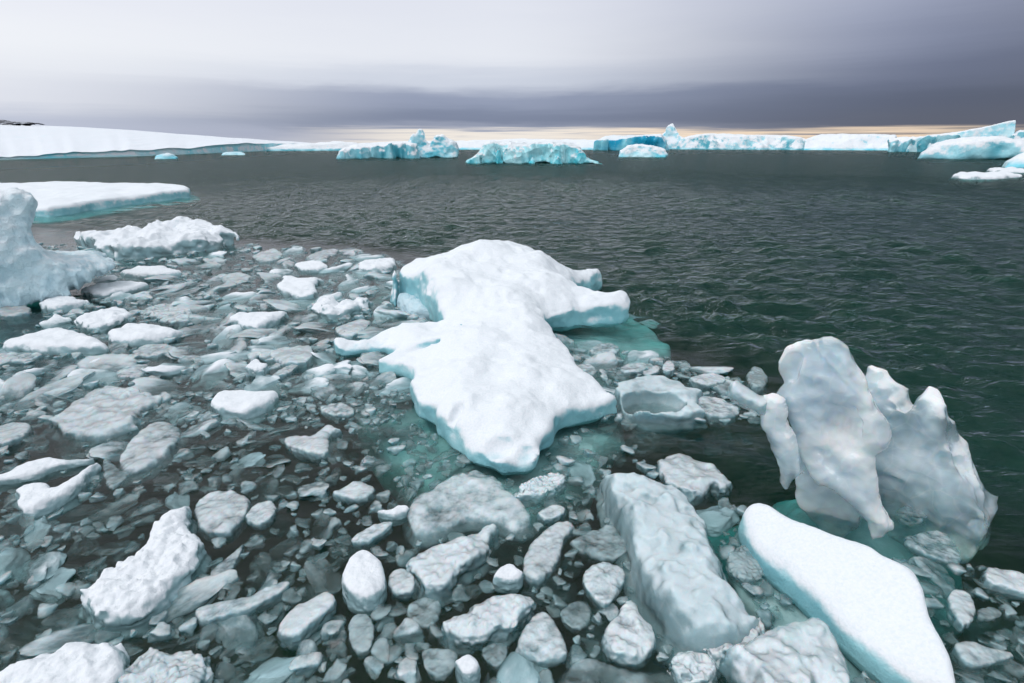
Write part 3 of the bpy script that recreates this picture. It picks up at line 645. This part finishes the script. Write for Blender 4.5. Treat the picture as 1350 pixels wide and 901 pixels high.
def fin_top(X, Y):
    d = np.hypot(X - B0[0], (Y - B0[1] - .2)); return -.24 - .55 * sstep(.2, 1.2, d) - .25 * sstep(.3, -.6, X - B0[0]) + .10 * fbm(X, Y, X * 0, .4, 3, 5)
build_floe('submerged_ice', chaikin(FU, 2), M['deep'], .02, depth=1.3, foot=.06, k=.14, na=.06, ns=.5, res=.04, seed=26, parent=fin, base=fb, hfield=fin_top, dome=0., warp=.12)

# ------------------------------------------------------------------ frosted column at the left edge
fL = Frame(60, 392, yaw=0)
LEFT = [(-160, 240), (-60, 248), (0, 252), (20, 250), (40, 256), (50, 264), (49, 275), (44, 288), (38, 300), (40, 315), (50, 328), (66, 337), (90, 341), (120, 339), (148, 346), (140, 354), (126, 362), (106, 371), (82, 381), (60, 388), (30, 396), (0, 402), (-160, 410)]
lb = at(20, 396); col = tag(empty('iceberg', (lb[0], lb[1], 0)), 'frosted blue white ice column with a flared spiky foot at the left edge', 'iceberg')
def spikes(f, X, Y, Z): return f + .16 * np.abs(vnoise(X * 8, Y * 8, Z * 4)) * sstep(.9, .1, Z) + .03 * vnoise(X * 14, Y * 14, Z * 7)
build_upright('ice_column', fL, LEFT, M['rime'], .85, .034, na=.05, ns=.5, k=.16, seed=31, below=.3, taper=.75, back=.3, parent=col, base=(lb[0], lb[1], 0.), extra=spikes)
LU = np.array([at(*p) for p in [(-200, 350), (0, 352), (60, 372), (130, 372), (60, 412), (30, 440), (-60, 470), (-260, 470)]])
build_floe('submerged_ice', chaikin(LU, 2), M['deep'], .02, depth=1.2, foot=.1, k=.15, na=.06, ns=.6, res=.07, seed=32, parent=col, base=(lb[0], lb[1], 0.), hfield=lambda X, Y: X * 0 - .3, dome=0.)

# ------------------------------------------------------------------ traced floes and chunks: (outline, height, material, label, options)
TR = [
 ([(106, 318), (112, 307), (150, 304), (180, 301), (200, 297), (225, 291), (240, 289), (262, 293), (280, 297), (302, 300), (316, 313), (308, 322, 0), (270, 330, 0), (230, 336, 0), (190, 342, 0), (150, 341, 0), (115, 331, 0)], .42, 'snow', 'rough lumpy snow floe drifting at the far edge of the brash ice', dict(na=.13, ns=.5, k=.1, foot=.25, dome=.45, res=.03)),
 ([(63, 560), (75, 545), (110, 520), (135, 507), (170, 511), (213, 519), (205, 535), (180, 548), (183, 562), (150, 576), (120, 584), (100, 576), (75, 571)], .10, 'frost', 'large frosted diamond shaped floe with a ragged crystalline rim', dict(na=.035, ns=.12, foot=.06)),
 ([(-30, 630), (0, 626), (28, 612), (60, 602), (85, 606), (115, 604), (125, 607), (115, 613), (70, 622), (45, 634), (0, 641), (-30, 645)], .07, 'snow', 'thin curved snow ridge at the left edge above the hooked floe', {}),
 ([(20, 646), (32, 638), (50, 635), (64, 638), (66, 646), (95, 630), (114, 614), (127, 610), (130, 619), (115, 641), (100, 656), (70, 673), (40, 684), (27, 677), (32, 664), (22, 657)], .10, 'snow', 'hooked white floe with a raised pointed arm below the thin snow ridge', dict(foot=.07)),
 ([(246, 668), (221, 673), (207, 685), (194, 703), (196, 712), (178, 730), (143, 747), (132, 762), (114, 776), (111, 794), (121, 809), (132, 827), (157, 830), (192, 820), (228, 791), (253, 763), (265, 737), (267, 719), (257, 705), (246, 700), (249, 687), (249, 673)], .13, 'snow', 'pitted bean shaped white floe standing alone at lower left', dict(na=.02, ns=.06, k=.035, foot=.05, oct=3, topn=1.3)),
 ([(322, 714), (312, 725), (300, 734), (285, 744), (277, 757), (282, 772), (287, 777), (297, 768), (308, 750), (316, 734)], .03, 'frost', 'small flat pointed sliver of ice right of the pitted white floe', dict(na=.006)),
 ([(-30, 900), (0, 884), (35, 870), (60, 857), (75, 858), (105, 846), (135, 842), (160, 856), (168, 880), (165, 920), (120, 960), (-30, 960)], .16, 'snow', 'white crusted floe filling the bottom left corner', dict(na=.03, ns=.10)),
 ([(158, 890), (175, 870), (190, 858), (205, 852), (218, 860), (245, 850), (268, 862), (275, 900), (262, 940), (180, 945), (158, 920)], .15, 'frost', 'frosted chunk at the bottom edge just right of the corner floe', dict(na=.03, ns=.10)),
 ([(541, 665), (560, 645), (590, 630), (620, 616), (645, 620), (662, 638), (690, 665), (702, 690), (680, 702), (650, 690), (620, 684), (600, 692), (560, 706), (545, 709), (539, 690)], .05, 'frost', 'large smooth grey ice plate just below the front tip of the central floe', dict(foot=.05, zr=0) ),
 ([(538, 745), (555, 725), (590, 715), (625, 700), (650, 691), (656, 705), (642, 720), (646, 735), (625, 750), (600, 766), (590, 786), (560, 784), (546, 766)], .12, 'frost', 'bright crumbly frosted chunk in front of the large grey plate', dict(na=.02, ns=.09, foot=.07)),
 ([(583, 830), (592, 816), (612, 808), (625, 796), (640, 786), (680, 782), (704, 790), (703, 806), (685, 825), (665, 840), (640, 848), (615, 853), (590, 845)], .12, 'frost', 'frosted angular slab under the small white snow knob', dict(na=.02, foot=.05)),
 ([(650, 775), (652, 758), (662, 745), (675, 742), (685, 752), (691, 768), (680, 778)], .19, 'snow', 'small white snow knob behind the frosted angular slab', {}),
 ([(792, 633), (801, 622), (826, 620), (851, 629), (876, 633), (894, 636), (912, 655), (925, 676), (933, 690), (937, 719), (951, 737), (956, 755), (976, 779), (997, 808), (1002, 828), (980, 860), (933, 868), (905, 856), (885, 838), (869, 819), (848, 790), (833, 733), (812, 690), (796, 658)], .20, 'block', 'long rounded diagonal ice block running toward the white slab', dict(na=.034, ns=.16, k=.08, foot=.06, dome=.8, res=.016)),
 ([(925, 856), (938, 838), (965, 822), (995, 815), (1012, 830), (1002, 856), (975, 878), (942, 880)], .13, 'frost', 'crumbly frosted lump where the long diagonal block ends', dict(na=.03)),
 ([(880, 884), (890, 862), (915, 856), (940, 868), (950, 892), (925, 910), (895, 908)], .08, 'frost', 'low pale lump at the bottom edge under the end of the long block', dict(na=.02)),
 ([(865, 620), (868, 606), (885, 600), (905, 598), (922, 606), (942, 614), (950, 622), (962, 632), (966, 646), (950, 652), (940, 645), (930, 655), (908, 660), (890, 650), (872, 640)], .10, 'frost', 'crumbly grey white cluster touching the top of the long diagonal block', dict(na=.022, ns=.10)),
 ([(985, 840), (1000, 824), (1020, 816), (1050, 812), (1075, 804), (1095, 814), (1110, 845), (1120, 885), (1125, 940), (1060, 980), (1000, 960), (965, 905), (950, 865)], .22, 'frost', 'tall frosted mound at the bottom edge left of the white slab', dict(na=.04, ns=.14, dome=.8)),
 ([(802, 511), (832, 498), (861, 494), (895, 500), (921, 514), (924, 526), (915, 536), (923, 541), (922, 551), (895, 562), (852, 558), (832, 553), (817, 541), (808, 528)], .13, 'block', 'ring shaped pale blue ice with a sunken oval middle', dict(foot=.05, ring=1, dome=.2, k=.04, grow=.0, na=.03, ns=.2, warp=.05)),
 ([(921, 520), (940, 522), (955, 528), (972, 535), (974, 550), (950, 553), (930, 550), (918, 540)], .06, 'frost', 'low frosty spill joining the right end of the ring shaped ice', {}),
 ([(907, 500), (920, 494), (940, 491), (955, 496), (957, 507), (940, 513), (918, 511)], .08, 'frost', 'frosty white lump behind the right end of the ring shaped ice', {}),
 ([(982, 512), (984, 497), (991, 484), (1003, 484), (1009, 495), (1012, 508), (1008, 519), (993, 521)], .20, 'clear', 'upright rounded clear nub beside the arm of the glassy fin', {}),
 ([(722, 905), (740, 885), (765, 870), (800, 868), (840, 880), (900, 880), (935, 880), (960, 920), (930, 980), (760, 980)], .02, 'clear', 'broad dark grey submerged plate along the bottom edge under the diagonal block', {}),
 ([(0, 421), (-20, 410), (0, 399), (20, 396), (36, 402), (42, 412), (34, 420), (15, 423)], .12, 'frost', 'rounded grey boulder of ice under the spiky column foot', {}),
 ([(53, 409), (56, 398), (66, 389), (80, 387), (98, 393), (116, 397), (117, 404), (95, 411), (70, 414)], .14, 'snow', 'stepped white chunk below the tip of the spiky foot', {}),
 ([(107, 388), (115, 378), (140, 371), (170, 370), (193, 373), (190, 381), (160, 390), (130, 394)], .12, 'snow', 'elongated white chunk second in line below the rough lumpy floe', {}),
 ([(155, 364), (170, 355), (185, 350), (215, 350), (240, 358), (232, 365), (200, 368)], .12, 'snow', 'flat snowy chunk directly below the rough lumpy floe', {}),
 ([(98, 428), (108, 415), (135, 407), (160, 405), (176, 415), (165, 425), (140, 437), (115, 436)], .13, 'snow', 'white lumpy chunk with grooves above the two smooth ovals', dict(na=.05)),
 ([(183, 414), (200, 404), (225, 400), (247, 405), (255, 418), (245, 430), (222, 430), (205, 420)], .08, 'frost', 'crumbling frosty patch right of the grooved white chunk', dict(na=.045, ns=.13)),
 ([(5, 458), (20, 444), (60, 433), (90, 434), (120, 443), (143, 457), (125, 466), (70, 468), (20, 464)], .14, 'snow', 'smooth white oval floe nearest the left edge', {}),
 ([(142, 449), (150, 434), (170, 426), (205, 425), (235, 434), (243, 442), (225, 450), (185, 456), (155, 455)], .13, 'snow', 'smooth white oval floe right of its left edge twin', {}),
 ([(173, 470), (185, 456), (215, 453), (238, 458), (230, 466), (200, 474)], .07, 'frost', 'dull frosted plate just below the right smooth oval', {}),
 ([(303, 428), (306, 417), (318, 411), (345, 412), (381, 410), (375, 420), (355, 433), (335, 438)], .12, 'snow', 'clean white wedge with a pointed right end among grey brash', {}),
 ([(363, 381), (375, 368), (372, 362), (400, 367), (429, 366), (418, 372), (415, 380), (418, 392), (400, 396), (385, 392)], .10, 'snow', 'irregular white plate up the brash field left of the tall block', {}),
 ([(411, 408), (415, 398), (432, 393), (450, 398), (480, 394), (489, 400), (478, 412), (455, 418), (430, 420)], .14, 'snow', 'rough white crest floating left of the teal notch', dict(na=.06, foot=.12)),
 ([(471, 350), (480, 343), (505, 341), (519, 340), (520, 355), (500, 361), (478, 360)], .12, 'snow', 'white lump touching the rear left corner of the central floe', {}),
 ([(387, 352), (398, 345), (420, 343), (433, 350), (428, 358), (402, 361)], .10, 'snow', 'small rounded white lump near the far rim of the brash', {}),
 ([(330, 343), (345, 331), (362, 327), (375, 335), (370, 344), (350, 348)], .12, 'frost', 'peaked frosty chunk on the far rim of the brash', {}),
 ([(399, 340), (420, 331), (445, 328), (447, 334), (430, 343), (410, 346)], .07, 'frost', 'flat grey blue chunk on the far rim right of the peaked one', {}),
 ([(441, 440), (448, 430), (470, 420), (488, 422), (488, 435), (470, 449), (450, 449)], .13, 'frost', 'angular white faced block just above the arm of the central floe', {}),
 ([(354, 470), (365, 460), (395, 455), (412, 456), (415, 475), (400, 486), (370, 486)], .12, 'frost', 'blue grey wedge with a sunlit ridge left of the central arm', {}),
 ([(324, 494), (328, 480), (338, 471), (345, 480), (356, 486), (345, 497)], .10, 'snow', 'tiny white peak on a grey base left of the blue grey wedge', {}),
 ([(355, 498), (370, 486), (392, 478), (396, 484), (380, 497), (362, 502)], .06, 'frost', 'slim pale tongue below the blue grey wedge', {}),
 ([(280, 530), (290, 514), (310, 513), (335, 517), (360, 514), (367, 527), (355, 540), (330, 552), (300, 550), (283, 543)], .11, 'snow', 'white topped floe in the gap left of the central floe', dict(foot=.07)),
 ([(374, 584), (385, 573), (405, 575), (420, 570), (430, 558), (445, 565), (450, 572), (432, 580), (437, 600), (425, 607), (400, 602), (380, 594)], .10, 'frost', 'bright frosty chunk with a white horn below the gap floe', {}),
 ([(155, 612), (168, 590), (180, 570), (200, 556), (222, 555), (236, 566), (235, 585), (215, 605), (185, 625), (160, 630)], .07, 'frost', 'frosted grey oval right below the ragged diamond floe', dict(foot=.07)),
 ([(140, 640), (135, 610), (140, 600), (150, 615), (165, 622), (175, 628), (160, 640), (145, 648)], .04, 'clear', 'forked grey shard below the frosted grey oval', {}),
 ([(255, 680), (258, 662), (275, 648), (305, 645), (328, 655), (330, 675), (318, 695), (300, 709), (270, 706)], .07, 'frost', 'pale rounded square chunk above the pointed sliver', {}),
 ([(324, 690), (328, 670), (345, 660), (362, 661), (367, 678), (355, 692), (338, 697)], .06, 'frost', 'small pale oval just right of the rounded square chunk', {}),
 ([(255, 812), (265, 798), (300, 790), (330, 786), (350, 772), (380, 764), (385, 775), (365, 790), (335, 806), (300, 818), (268, 826)], .05, 'frost', 'long narrow frosted log below the pointed sliver', {}),
 ([(366, 848), (368, 825), (385, 800), (410, 790), (430, 776), (444, 790), (440, 810), (415, 832), (390, 853)], .10, 'frost', 'slanted frosted chunk with a bright lower end', {}),
 ([(452, 780), (458, 745), (468, 728), (482, 724), (500, 736), (509, 765), (507, 790), (492, 806), (465, 803)], .13, 'snow', 'upright oval white chunk standing between dark gaps', {}),
 ([(460, 855), (460, 820), (470, 808), (488, 810), (495, 835), (490, 862), (475, 866)], .05, 'clear', 'clear grey oval directly below the upright white chunk', {}),
 ([(510, 775), (515, 755), (530, 747), (545, 757), (549, 778), (538, 789), (518, 787)], .06, 'frost', 'small rounded triangle chunk beside the upright white chunk', {}),
 ([(436, 655), (450, 645), (470, 632), (490, 640), (496, 652), (480, 664), (455, 662)], .07, 'frost', 'pale lens shaped chunk left of the large grey plate', {}),
 ([(462, 718), (468, 705), (490, 692), (512, 686), (519, 695), (505, 708), (480, 723)], .06, 'frost', 'elongated pale chunk pointing at the large grey plate', {}),
 ([(498, 682), (500, 673), (515, 672), (528, 665), (541, 670), (535, 684), (515, 688)], .08, 'snow', 'small bright chunk squeezed against the large grey plate', {}),
 ([(676, 655), (690, 640), (705, 630), (720, 622), (740, 626), (750, 636), (738, 650), (715, 660), (690, 663)], .08, 'frost', 'crusty pale chunk right of the front tip of the central floe', dict(na=.03)),
 ([(706, 683), (715, 672), (732, 664), (747, 670), (742, 684), (722, 691)], .06, 'frost', 'small pale oval below the crusty pale chunk', {}),
 ([(687, 745), (695, 725), (710, 705), (730, 688), (752, 686), (757, 700), (742, 712), (740, 735), (722, 765), (705, 770), (690, 760)], .06, 'frost', 'bent pale chunk between the crumbly one and the grey triangle', {}),
 ([(752, 712), (775, 700), (805, 690), (825, 705), (832, 728), (815, 742), (785, 738), (760, 726)], .04, 'clear', 'flat grey triangle of clear ice left of the diagonal block', {}),
 ([(768, 765), (775, 748), (795, 740), (820, 745), (826, 765), (812, 785), (800, 805), (785, 798), (775, 782)], .05, 'frost', 'grey teardrop chunk left of the diagonal block middle', {}),
 ([(735, 815), (745, 797), (765, 790), (780, 800), (778, 822), (760, 833)], .02, 'clear', 'dark clear chunk between the grey wedge and the teardrop', {}),
 ([(679, 855), (690, 828), (705, 808), (718, 803), (735, 825), (750, 858), (745, 870), (715, 874), (690, 868)], .05, 'frost', 'grey triangular wedge with a pointed top near the bottom edge', {}),
 ([(792, 845), (798, 825), (815, 815), (822, 795), (835, 790), (845, 810), (862, 828), (862, 860), (845, 876), (815, 872), (798, 862)], .07, 'frost', 'grey white knobbly chunk below the teardrop', dict(na=.014)),
 ([(599, 890), (605, 868), (618, 862), (630, 872), (634, 900), (615, 912)], .12, 'snow', 'small white lump at the bottom edge below the angular slab', {}),
 ([(632, 862), (645, 848), (668, 848), (671, 865), (658, 885), (645, 880)], .04, 'clear', 'small grey triangle beside the bottom edge white lump', {}),
 ([(536, 815), (540, 792), (565, 787), (583, 792), (580, 815), (570, 829), (548, 825)], .03, 'clear', 'dark angular clear chunk below the crumbly bright chunk', {}),
 ([(554, 865), (560, 854), (590, 854), (605, 862), (600, 885), (580, 899), (562, 890)], .04, 'clear', 'grey angular clear chunk near the bottom below the dark one', {}),
 ([(1247, 800), (1250, 783), (1262, 776), (1278, 782), (1285, 805), (1280, 828), (1262, 832)], .07, 'frost', 'frosty upright oval right of the white slab', {}),
 ([(1293, 758), (1305, 747), (1330, 750), (1360, 762), (1400, 785), (1360, 792), (1325, 782), (1300, 775)], .07, 'frost', 'flat pale plate reaching the right edge above the frosty oval', {}),
 ([(1255, 860), (1258, 848), (1280, 843), (1305, 855), (1330, 858), (1336, 872), (1310, 878), (1285, 884), (1268, 876)], .05, 'frost', 'bow tie shaped pale chunk at lower right of the white slab', {}),
 ([(1284, 815), (1290, 802), (1308, 799), (1322, 808), (1318, 820), (1298, 822)], .04, 'clear', 'small wet lump above the bow tie shaped chunk', {}),
 ([(1190, 712), (1215, 700), (1245, 700), (1265, 722), (1270, 745), (1240, 740), (1212, 728)], .02, 'frost', 'pale triangular plate in the shadowed water right of the fin tip', {}),
 ([(1180, 685), (1185, 668), (1205, 663), (1225, 672), (1222, 688), (1200, 694)], .03, 'clear', 'clear ribbed lump against the base of the glassy fin', {}),
 ([(1110, 600), (1112, 598), (1114, 600), (1112, 602)], .02, 'clear', '', {}),
 ([(872, 494), (874, 480), (882, 474), (890, 482), (889, 494), (880, 497)], .10, 'frost', 'tiny white peak behind the ring shaped ice', {}),
 ([(892, 486), (900, 478), (910, 480), (911, 489), (900, 492)], .05, 'clear', 'tiny clear lump right of the tiny white peak', {}),
 ([(735, 492), (745, 481), (770, 478), (790, 486), (780, 497), (755, 500)], .04, 'frost', 'pale lump in the teal shallows right of the central floe waist', {}),
 ([(815, 487), (830, 478), (855, 478), (865, 486), (845, 493), (825, 494)], .05, 'frost', 'pale crust in the teal shallows behind the ring shaped ice', {}),
 ([(775, 462), (790, 452), (810, 452), (820, 462), (805, 471), (785, 470)], .04, 'frost', 'pale lump in the teal shallows farthest from the ring', {}),
 ([(826, 583), (832, 566), (850, 560), (868, 565), (873, 580), (855, 590), (838, 589)], -.02, 'clear', 'sunken grey lump under the front of the ring shaped ice', {}),
 ([(782, 592), (784, 572), (800, 558), (820, 562), (826, 580), (812, 593), (795, 597)], -.03, 'clear', 'sunken round lump between the ring and the central floe', {}),
 ([(955, 745), (962, 728), (985, 715), (1000, 722), (1012, 740), (1005, 760), (985, 772), (968, 762)], .06, 'clear', 'clear crumbly lump between the diagonal block and the white slab', dict(na=.02)),
 ([(0, 592), (-30, 585), (-25, 565), (0, 560), (25, 555), (43, 562), (40, 575), (20, 588)], .08, 'frost', 'pale blunt plate at the left edge below the diamond floe corner', {}),
 ([(0, 482), (-20, 475), (0, 466), (30, 464), (57, 466), (50, 475), (25, 480)], .06, 'frost', 'pale thin plate at the left edge under the smooth oval', {}),
 ([(152, 500), (155, 486), (175, 480), (200, 480), (198, 492), (180, 503)], .06, 'frost', 'pale block shaped chunk above the diamond floe', {}),
 ([(420, 543), (428, 532), (450, 530), (468, 538), (465, 549), (440, 552)], .05, 'frost', 'pale oval in the dark gap left of the central floe side', {}),
]
POLYS = []
for pts, H, mat, lab, kw in TR:
    if not lab: continue
    kw = dict(kw); kw.pop('zr', None)
    if kw.pop('ring', None):
        def ring(f, X, Y, Z):
            c = at(860, 530, .1); q = np.sqrt(((X - c[0]) / .34) ** 2 + ((Y - c[1]) / .23) ** 2 + ((Z - .13) / .20) ** 2) - 1
            return smax(f, -q * .1, .012)
        kw['extra'] = ring
    POLYS.append(np.array([at(p[0], p[1]) for p in pts]))
    big = mat in ('snow', 'rime') and H > .15
    flat_px('ice_floe' if 'floe' in lab or 'plate' in lab else 'ice_chunk', pts, max(H, .0), mat, lab, 'ice floe' if 'floe' in lab or 'plate' in lab else 'ice chunk', **kw)
    if H < 0: COL.objects[-1].location.z += H * 2
POLYS += [CP, SP, LU, np.array([at(*p) for p in [(1020, 560), (1180, 600), (1290, 660), (1170, 720), (1100, 680)]])]

# ------------------------------------------------------------------ brash ice between the floes
def chunk_mesh(name, seed, mat, n=30, rough=.07, sk=.10):
    """broken plate: a few flat fracture faces, softened, never quite convex"""
    rs = np.random.RandomState(seed); g = np.linspace(-1.4, 1.4, n); X, Y, Z = np.meshgrid(g, g, g, indexing='ij')
    wx = X + .28 * fbm(X, Y, Z, 1.1, 2, seed + 50); wy = Y + .28 * fbm(X, Y, Z, 1.1, 2, seed + 60)
    f = np.full(X.shape, -9.); k = rs.randint(4, 7); a0 = rs.rand() * 6.28
    for i in range(k):
        a = a0 + (i + .35 * rs.randn()) * 6.28 / k; d = np.array([math.cos(a), math.sin(a), .35 * rs.randn()])
        f = smax(f, wx * d[0] + wy * d[1] + Z * d[2] - (.55 + .38 * rs.rand()), sk)
    for sg in (1, -1):
        d = np.array([.28 * rs.randn(), .28 * rs.randn(), sg])
        f = smax(f, X * d[0] + Y * d[1] + Z * d[2] - (.6 + .3 * rs.rand()), .16)
    f = smax(f, np.sqrt(X ** 2 + Y ** 2 + Z ** 2) - 1.2, .2)
    f = f + rough * 2 * fbm(X, Y, Z, .6, 4, seed)
    V, Q = surface_nets(f, (g[0],) * 3, (g[1] - g[0],) * 3)
    return V, Q
VAR = []
for i in range(21):
    mat = ['clear', 'frost', 'clear', 'clear', 'frost', 'snow', 'clear'][i % 7]
    V, Q = chunk_mesh('ice_chunk', 100 + i, mat); VAR.append((mesh_from('ice_chunk', V * .12, Q, M[mat]), mat))
rs = random.Random(11)
x0, y0, cs = -13., .4, .025; NX, NY = 1000, 560
occ = np.zeros((NX, NY), bool)
gx = x0 + (np.arange(NX) + .5) * cs; gy = y0 + (np.arange(NY) + .5) * cs
GX, GY = np.meshgrid(gx, gy, indexing='ij')
def inside(P, x, y):
    c = False; n = len(P)
    for i in range(n):
        ax, ay = P[i]; bx, by = P[(i + 1) % n]
        if (ay > y) != (by > y) and x < (bx - ax) * (y - ay) / (by - ay) + ax: c = not c
    return c
for P in POLYS:
    mn, mx = P.min(0), P.max(0)
    i0, i1 = max(0, int((mn[0] - x0) / cs)), min(NX, int((mx[0] - x0) / cs) + 2); j0, j1 = max(0, int((mn[1] - y0) / cs)), min(NY, int((mx[1] - y0) / cs) + 2)
    if i1 > i0 and j1 > j0: occ[i0:i1, j0:j1] |= poly_sdf(GX[i0:i1, j0:j1], GY[i0:i1, j0:j1], P) < .01
dens = fbm(GX, GY, GX * 0, .9, 3, 5)
open_ = [np.array([at(*p) for p in [(930, 560), (1000, 552), (1060, 600), (1080, 660), (1000, 672), (960, 665), (860, 600), (835, 575)]]), np.array([at(*p) for p in [(1020, 560), (1180, 590), (1330, 650), (1370, 720), (1230, 720), (1110, 700), (1040, 640)]])]
def free(x, y, r, frac=.25):
    i, j = int((x - x0) / cs), int((y - y0) / cs); k = max(1, int(r * .8 / cs))
    if i < k or j < k or i >= NX - k or j >= NY - k: return False
    return occ[i - k:i + k + 1, j - k:j + k + 1].mean() < frac
def mark(x, y, r):
    i, j = int((x - x0) / cs), int((y - y0) / cs); k = max(1, int(r * .75 / cs)); occ[max(0, i - k):i + k + 1, max(0, j - k):j + k + 1] = True
def cand():
    px, py = rs.uniform(-260, 1500), rs.uniform(322, 1080) 
    x, y = at(px, py)
    return x, y, px, py
SIZES = {'small': [], 'mid': []}
placed = 0; tries = 0
LBL = {'clear': ('dark wet half sunken ice chunk drifting among the brash ice', 'half sunken clear ice chunks'), 'frost': ('pale frosted ice chunk drifting among the brash ice', 'pale frosted ice chunks'), 'snow': ('small bright white ice lump drifting among the brash ice', 'small bright ice lumps')}
r_now = .135
while placed < 298 and tries < 60000:
    tries += 1
    if tries % 60 == 0 and placed >= 150: r_now = max(.045, r_now * .985)
    x, y, px, py = cand()
    if not inside(PACK, x, y): continue
    if any(inside(P, x, y) for P in open_) and rs.random() < .9: continue
    if placed < 150 and not (330 < py < 520): continue
    r = (.16 if placed < 150 else r_now) * rs.uniform(.8, 1.2)
    if py < 520: r *= 1.25 + (520 - py) / 300
    if not free(x, y, r, .38 if placed < 150 else .2): continue
    mark(x, y, r)
    me, mat = VAR[rs.randrange(len(VAR))]
    if py < 560 and mat == 'clear' and rs.random() < .85: me, mat = VAR[rs.choice([1, 4, 8, 11, 15, 18, 5, 12, 19])]
    o = bpy.data.objects.new('ice_chunk', me); COL.objects.link(o)
    flat = rs.uniform(.3, .6); o.scale = (r * rs.uniform(1., 1.7) / .12, r * rs.uniform(.75, 1.) / .12, r * flat / .12)
    o.rotation_euler = (rs.uniform(-.25, .25), rs.uniform(-.25, .25), rs.uniform(0, 6.28))
    up = {'clear': rs.uniform(-.8, -.2), 'frost': rs.uniform(-.35, .1), 'snow': rs.uniform(-.3, .2)}[mat]
    o.location = (x, y, r * flat * (up - .45))
    tag(o, LBL[mat][0], 'ice chunk', LBL[mat][1]); placed += 1
print('individual chunks', placed, tries)
# uncountable small brash: one object
LV, LQ = [], []
for i in range(8):
    V, Q = chunk_mesh('b', 300 + i, None, n=12, rough=.05, sk=.25); LV.append(V); LQ.append(Q)
allV, allQ, matix, off = [], [], [], 0; cnt = 0
for tries in range(90000):
    x, y, px, py = cand()
    deep = rs.random() < (.22 if y > 4.5 else .03)
    if y < 4.5 and dens[int((x - x0) / cs) % NX, min(NY - 1, int((y - y0) / cs))] < .1 and rs.random() < .8: continue
    if cnt > 5200: break
    if not inside(PACK, x, y): continue
    if any(inside(P, x, y) for P in open_) and rs.random() < .8: continue
    r = rs.uniform(.02, .075) * (1.5 if deep else 1.) * (1.6 if py < 500 else 1)
    if not deep:
        if not free(x, y, r, .5 if y > 4.5 else .3): continue
        mark(x, y, r * .8)
    i = rs.randrange(8); V = LV[i] * np.array([r * rs.uniform(.9, 1.5), r, r * rs.uniform(.4, .8)])
    a = rs.uniform(0, 6.28); R = np.array([[math.cos(a), -math.sin(a), 0], [math.sin(a), math.cos(a), 0], [0, 0, 1]])
    z = -rs.uniform(.10, .42) if deep else r * rs.uniform(-.7, .1)
    V = V @ R.T + np.array([x, y, z]); allV.append(V); allQ.append(LQ[i] + off); off += len(V); cnt += 1; matix.append(np.full(len(LQ[i]), 1 if (not deep and rs.random() < (.75 if y > 4.5 else .4)) else 0, np.int32))
print('small brash', cnt, off)
o = link('brash_ice', mesh_from('brash_ice', np.concatenate(allV), np.concatenate(allQ), M['clear']))
o.data.materials.append(M['frost']); o.data.polygons.foreach_set('material_index', np.concatenate(matix))
tag(o, 'fine grey brash ice filling the gaps between floes', 'brash ice', None, 'stuff')


# ------------------------------------------------------------------ render settings
S.render.engine = 'CYCLES'
S.cycles.use_denoising = True
try: S.cycles.denoiser = 'OPENIMAGEDENOISE'
except Exception: pass
S.cycles.max_bounces = 8; S.cycles.diffuse_bounces = 2; S.cycles.glossy_bounces = 3; S.cycles.transmission_bounces = 4
S.cycles.transparent_max_bounces = 16; S.cycles.volume_bounces = 0
S.cycles.use_adaptive_sampling = True; S.cycles.adaptive_threshold = .05
S.view_settings.view_transform = 'Standard'; S.view_settings.look = 'None'; S.view_settings.exposure = 0; S.view_settings.gamma = 1
S.view_settings.use_curve_mapping = False
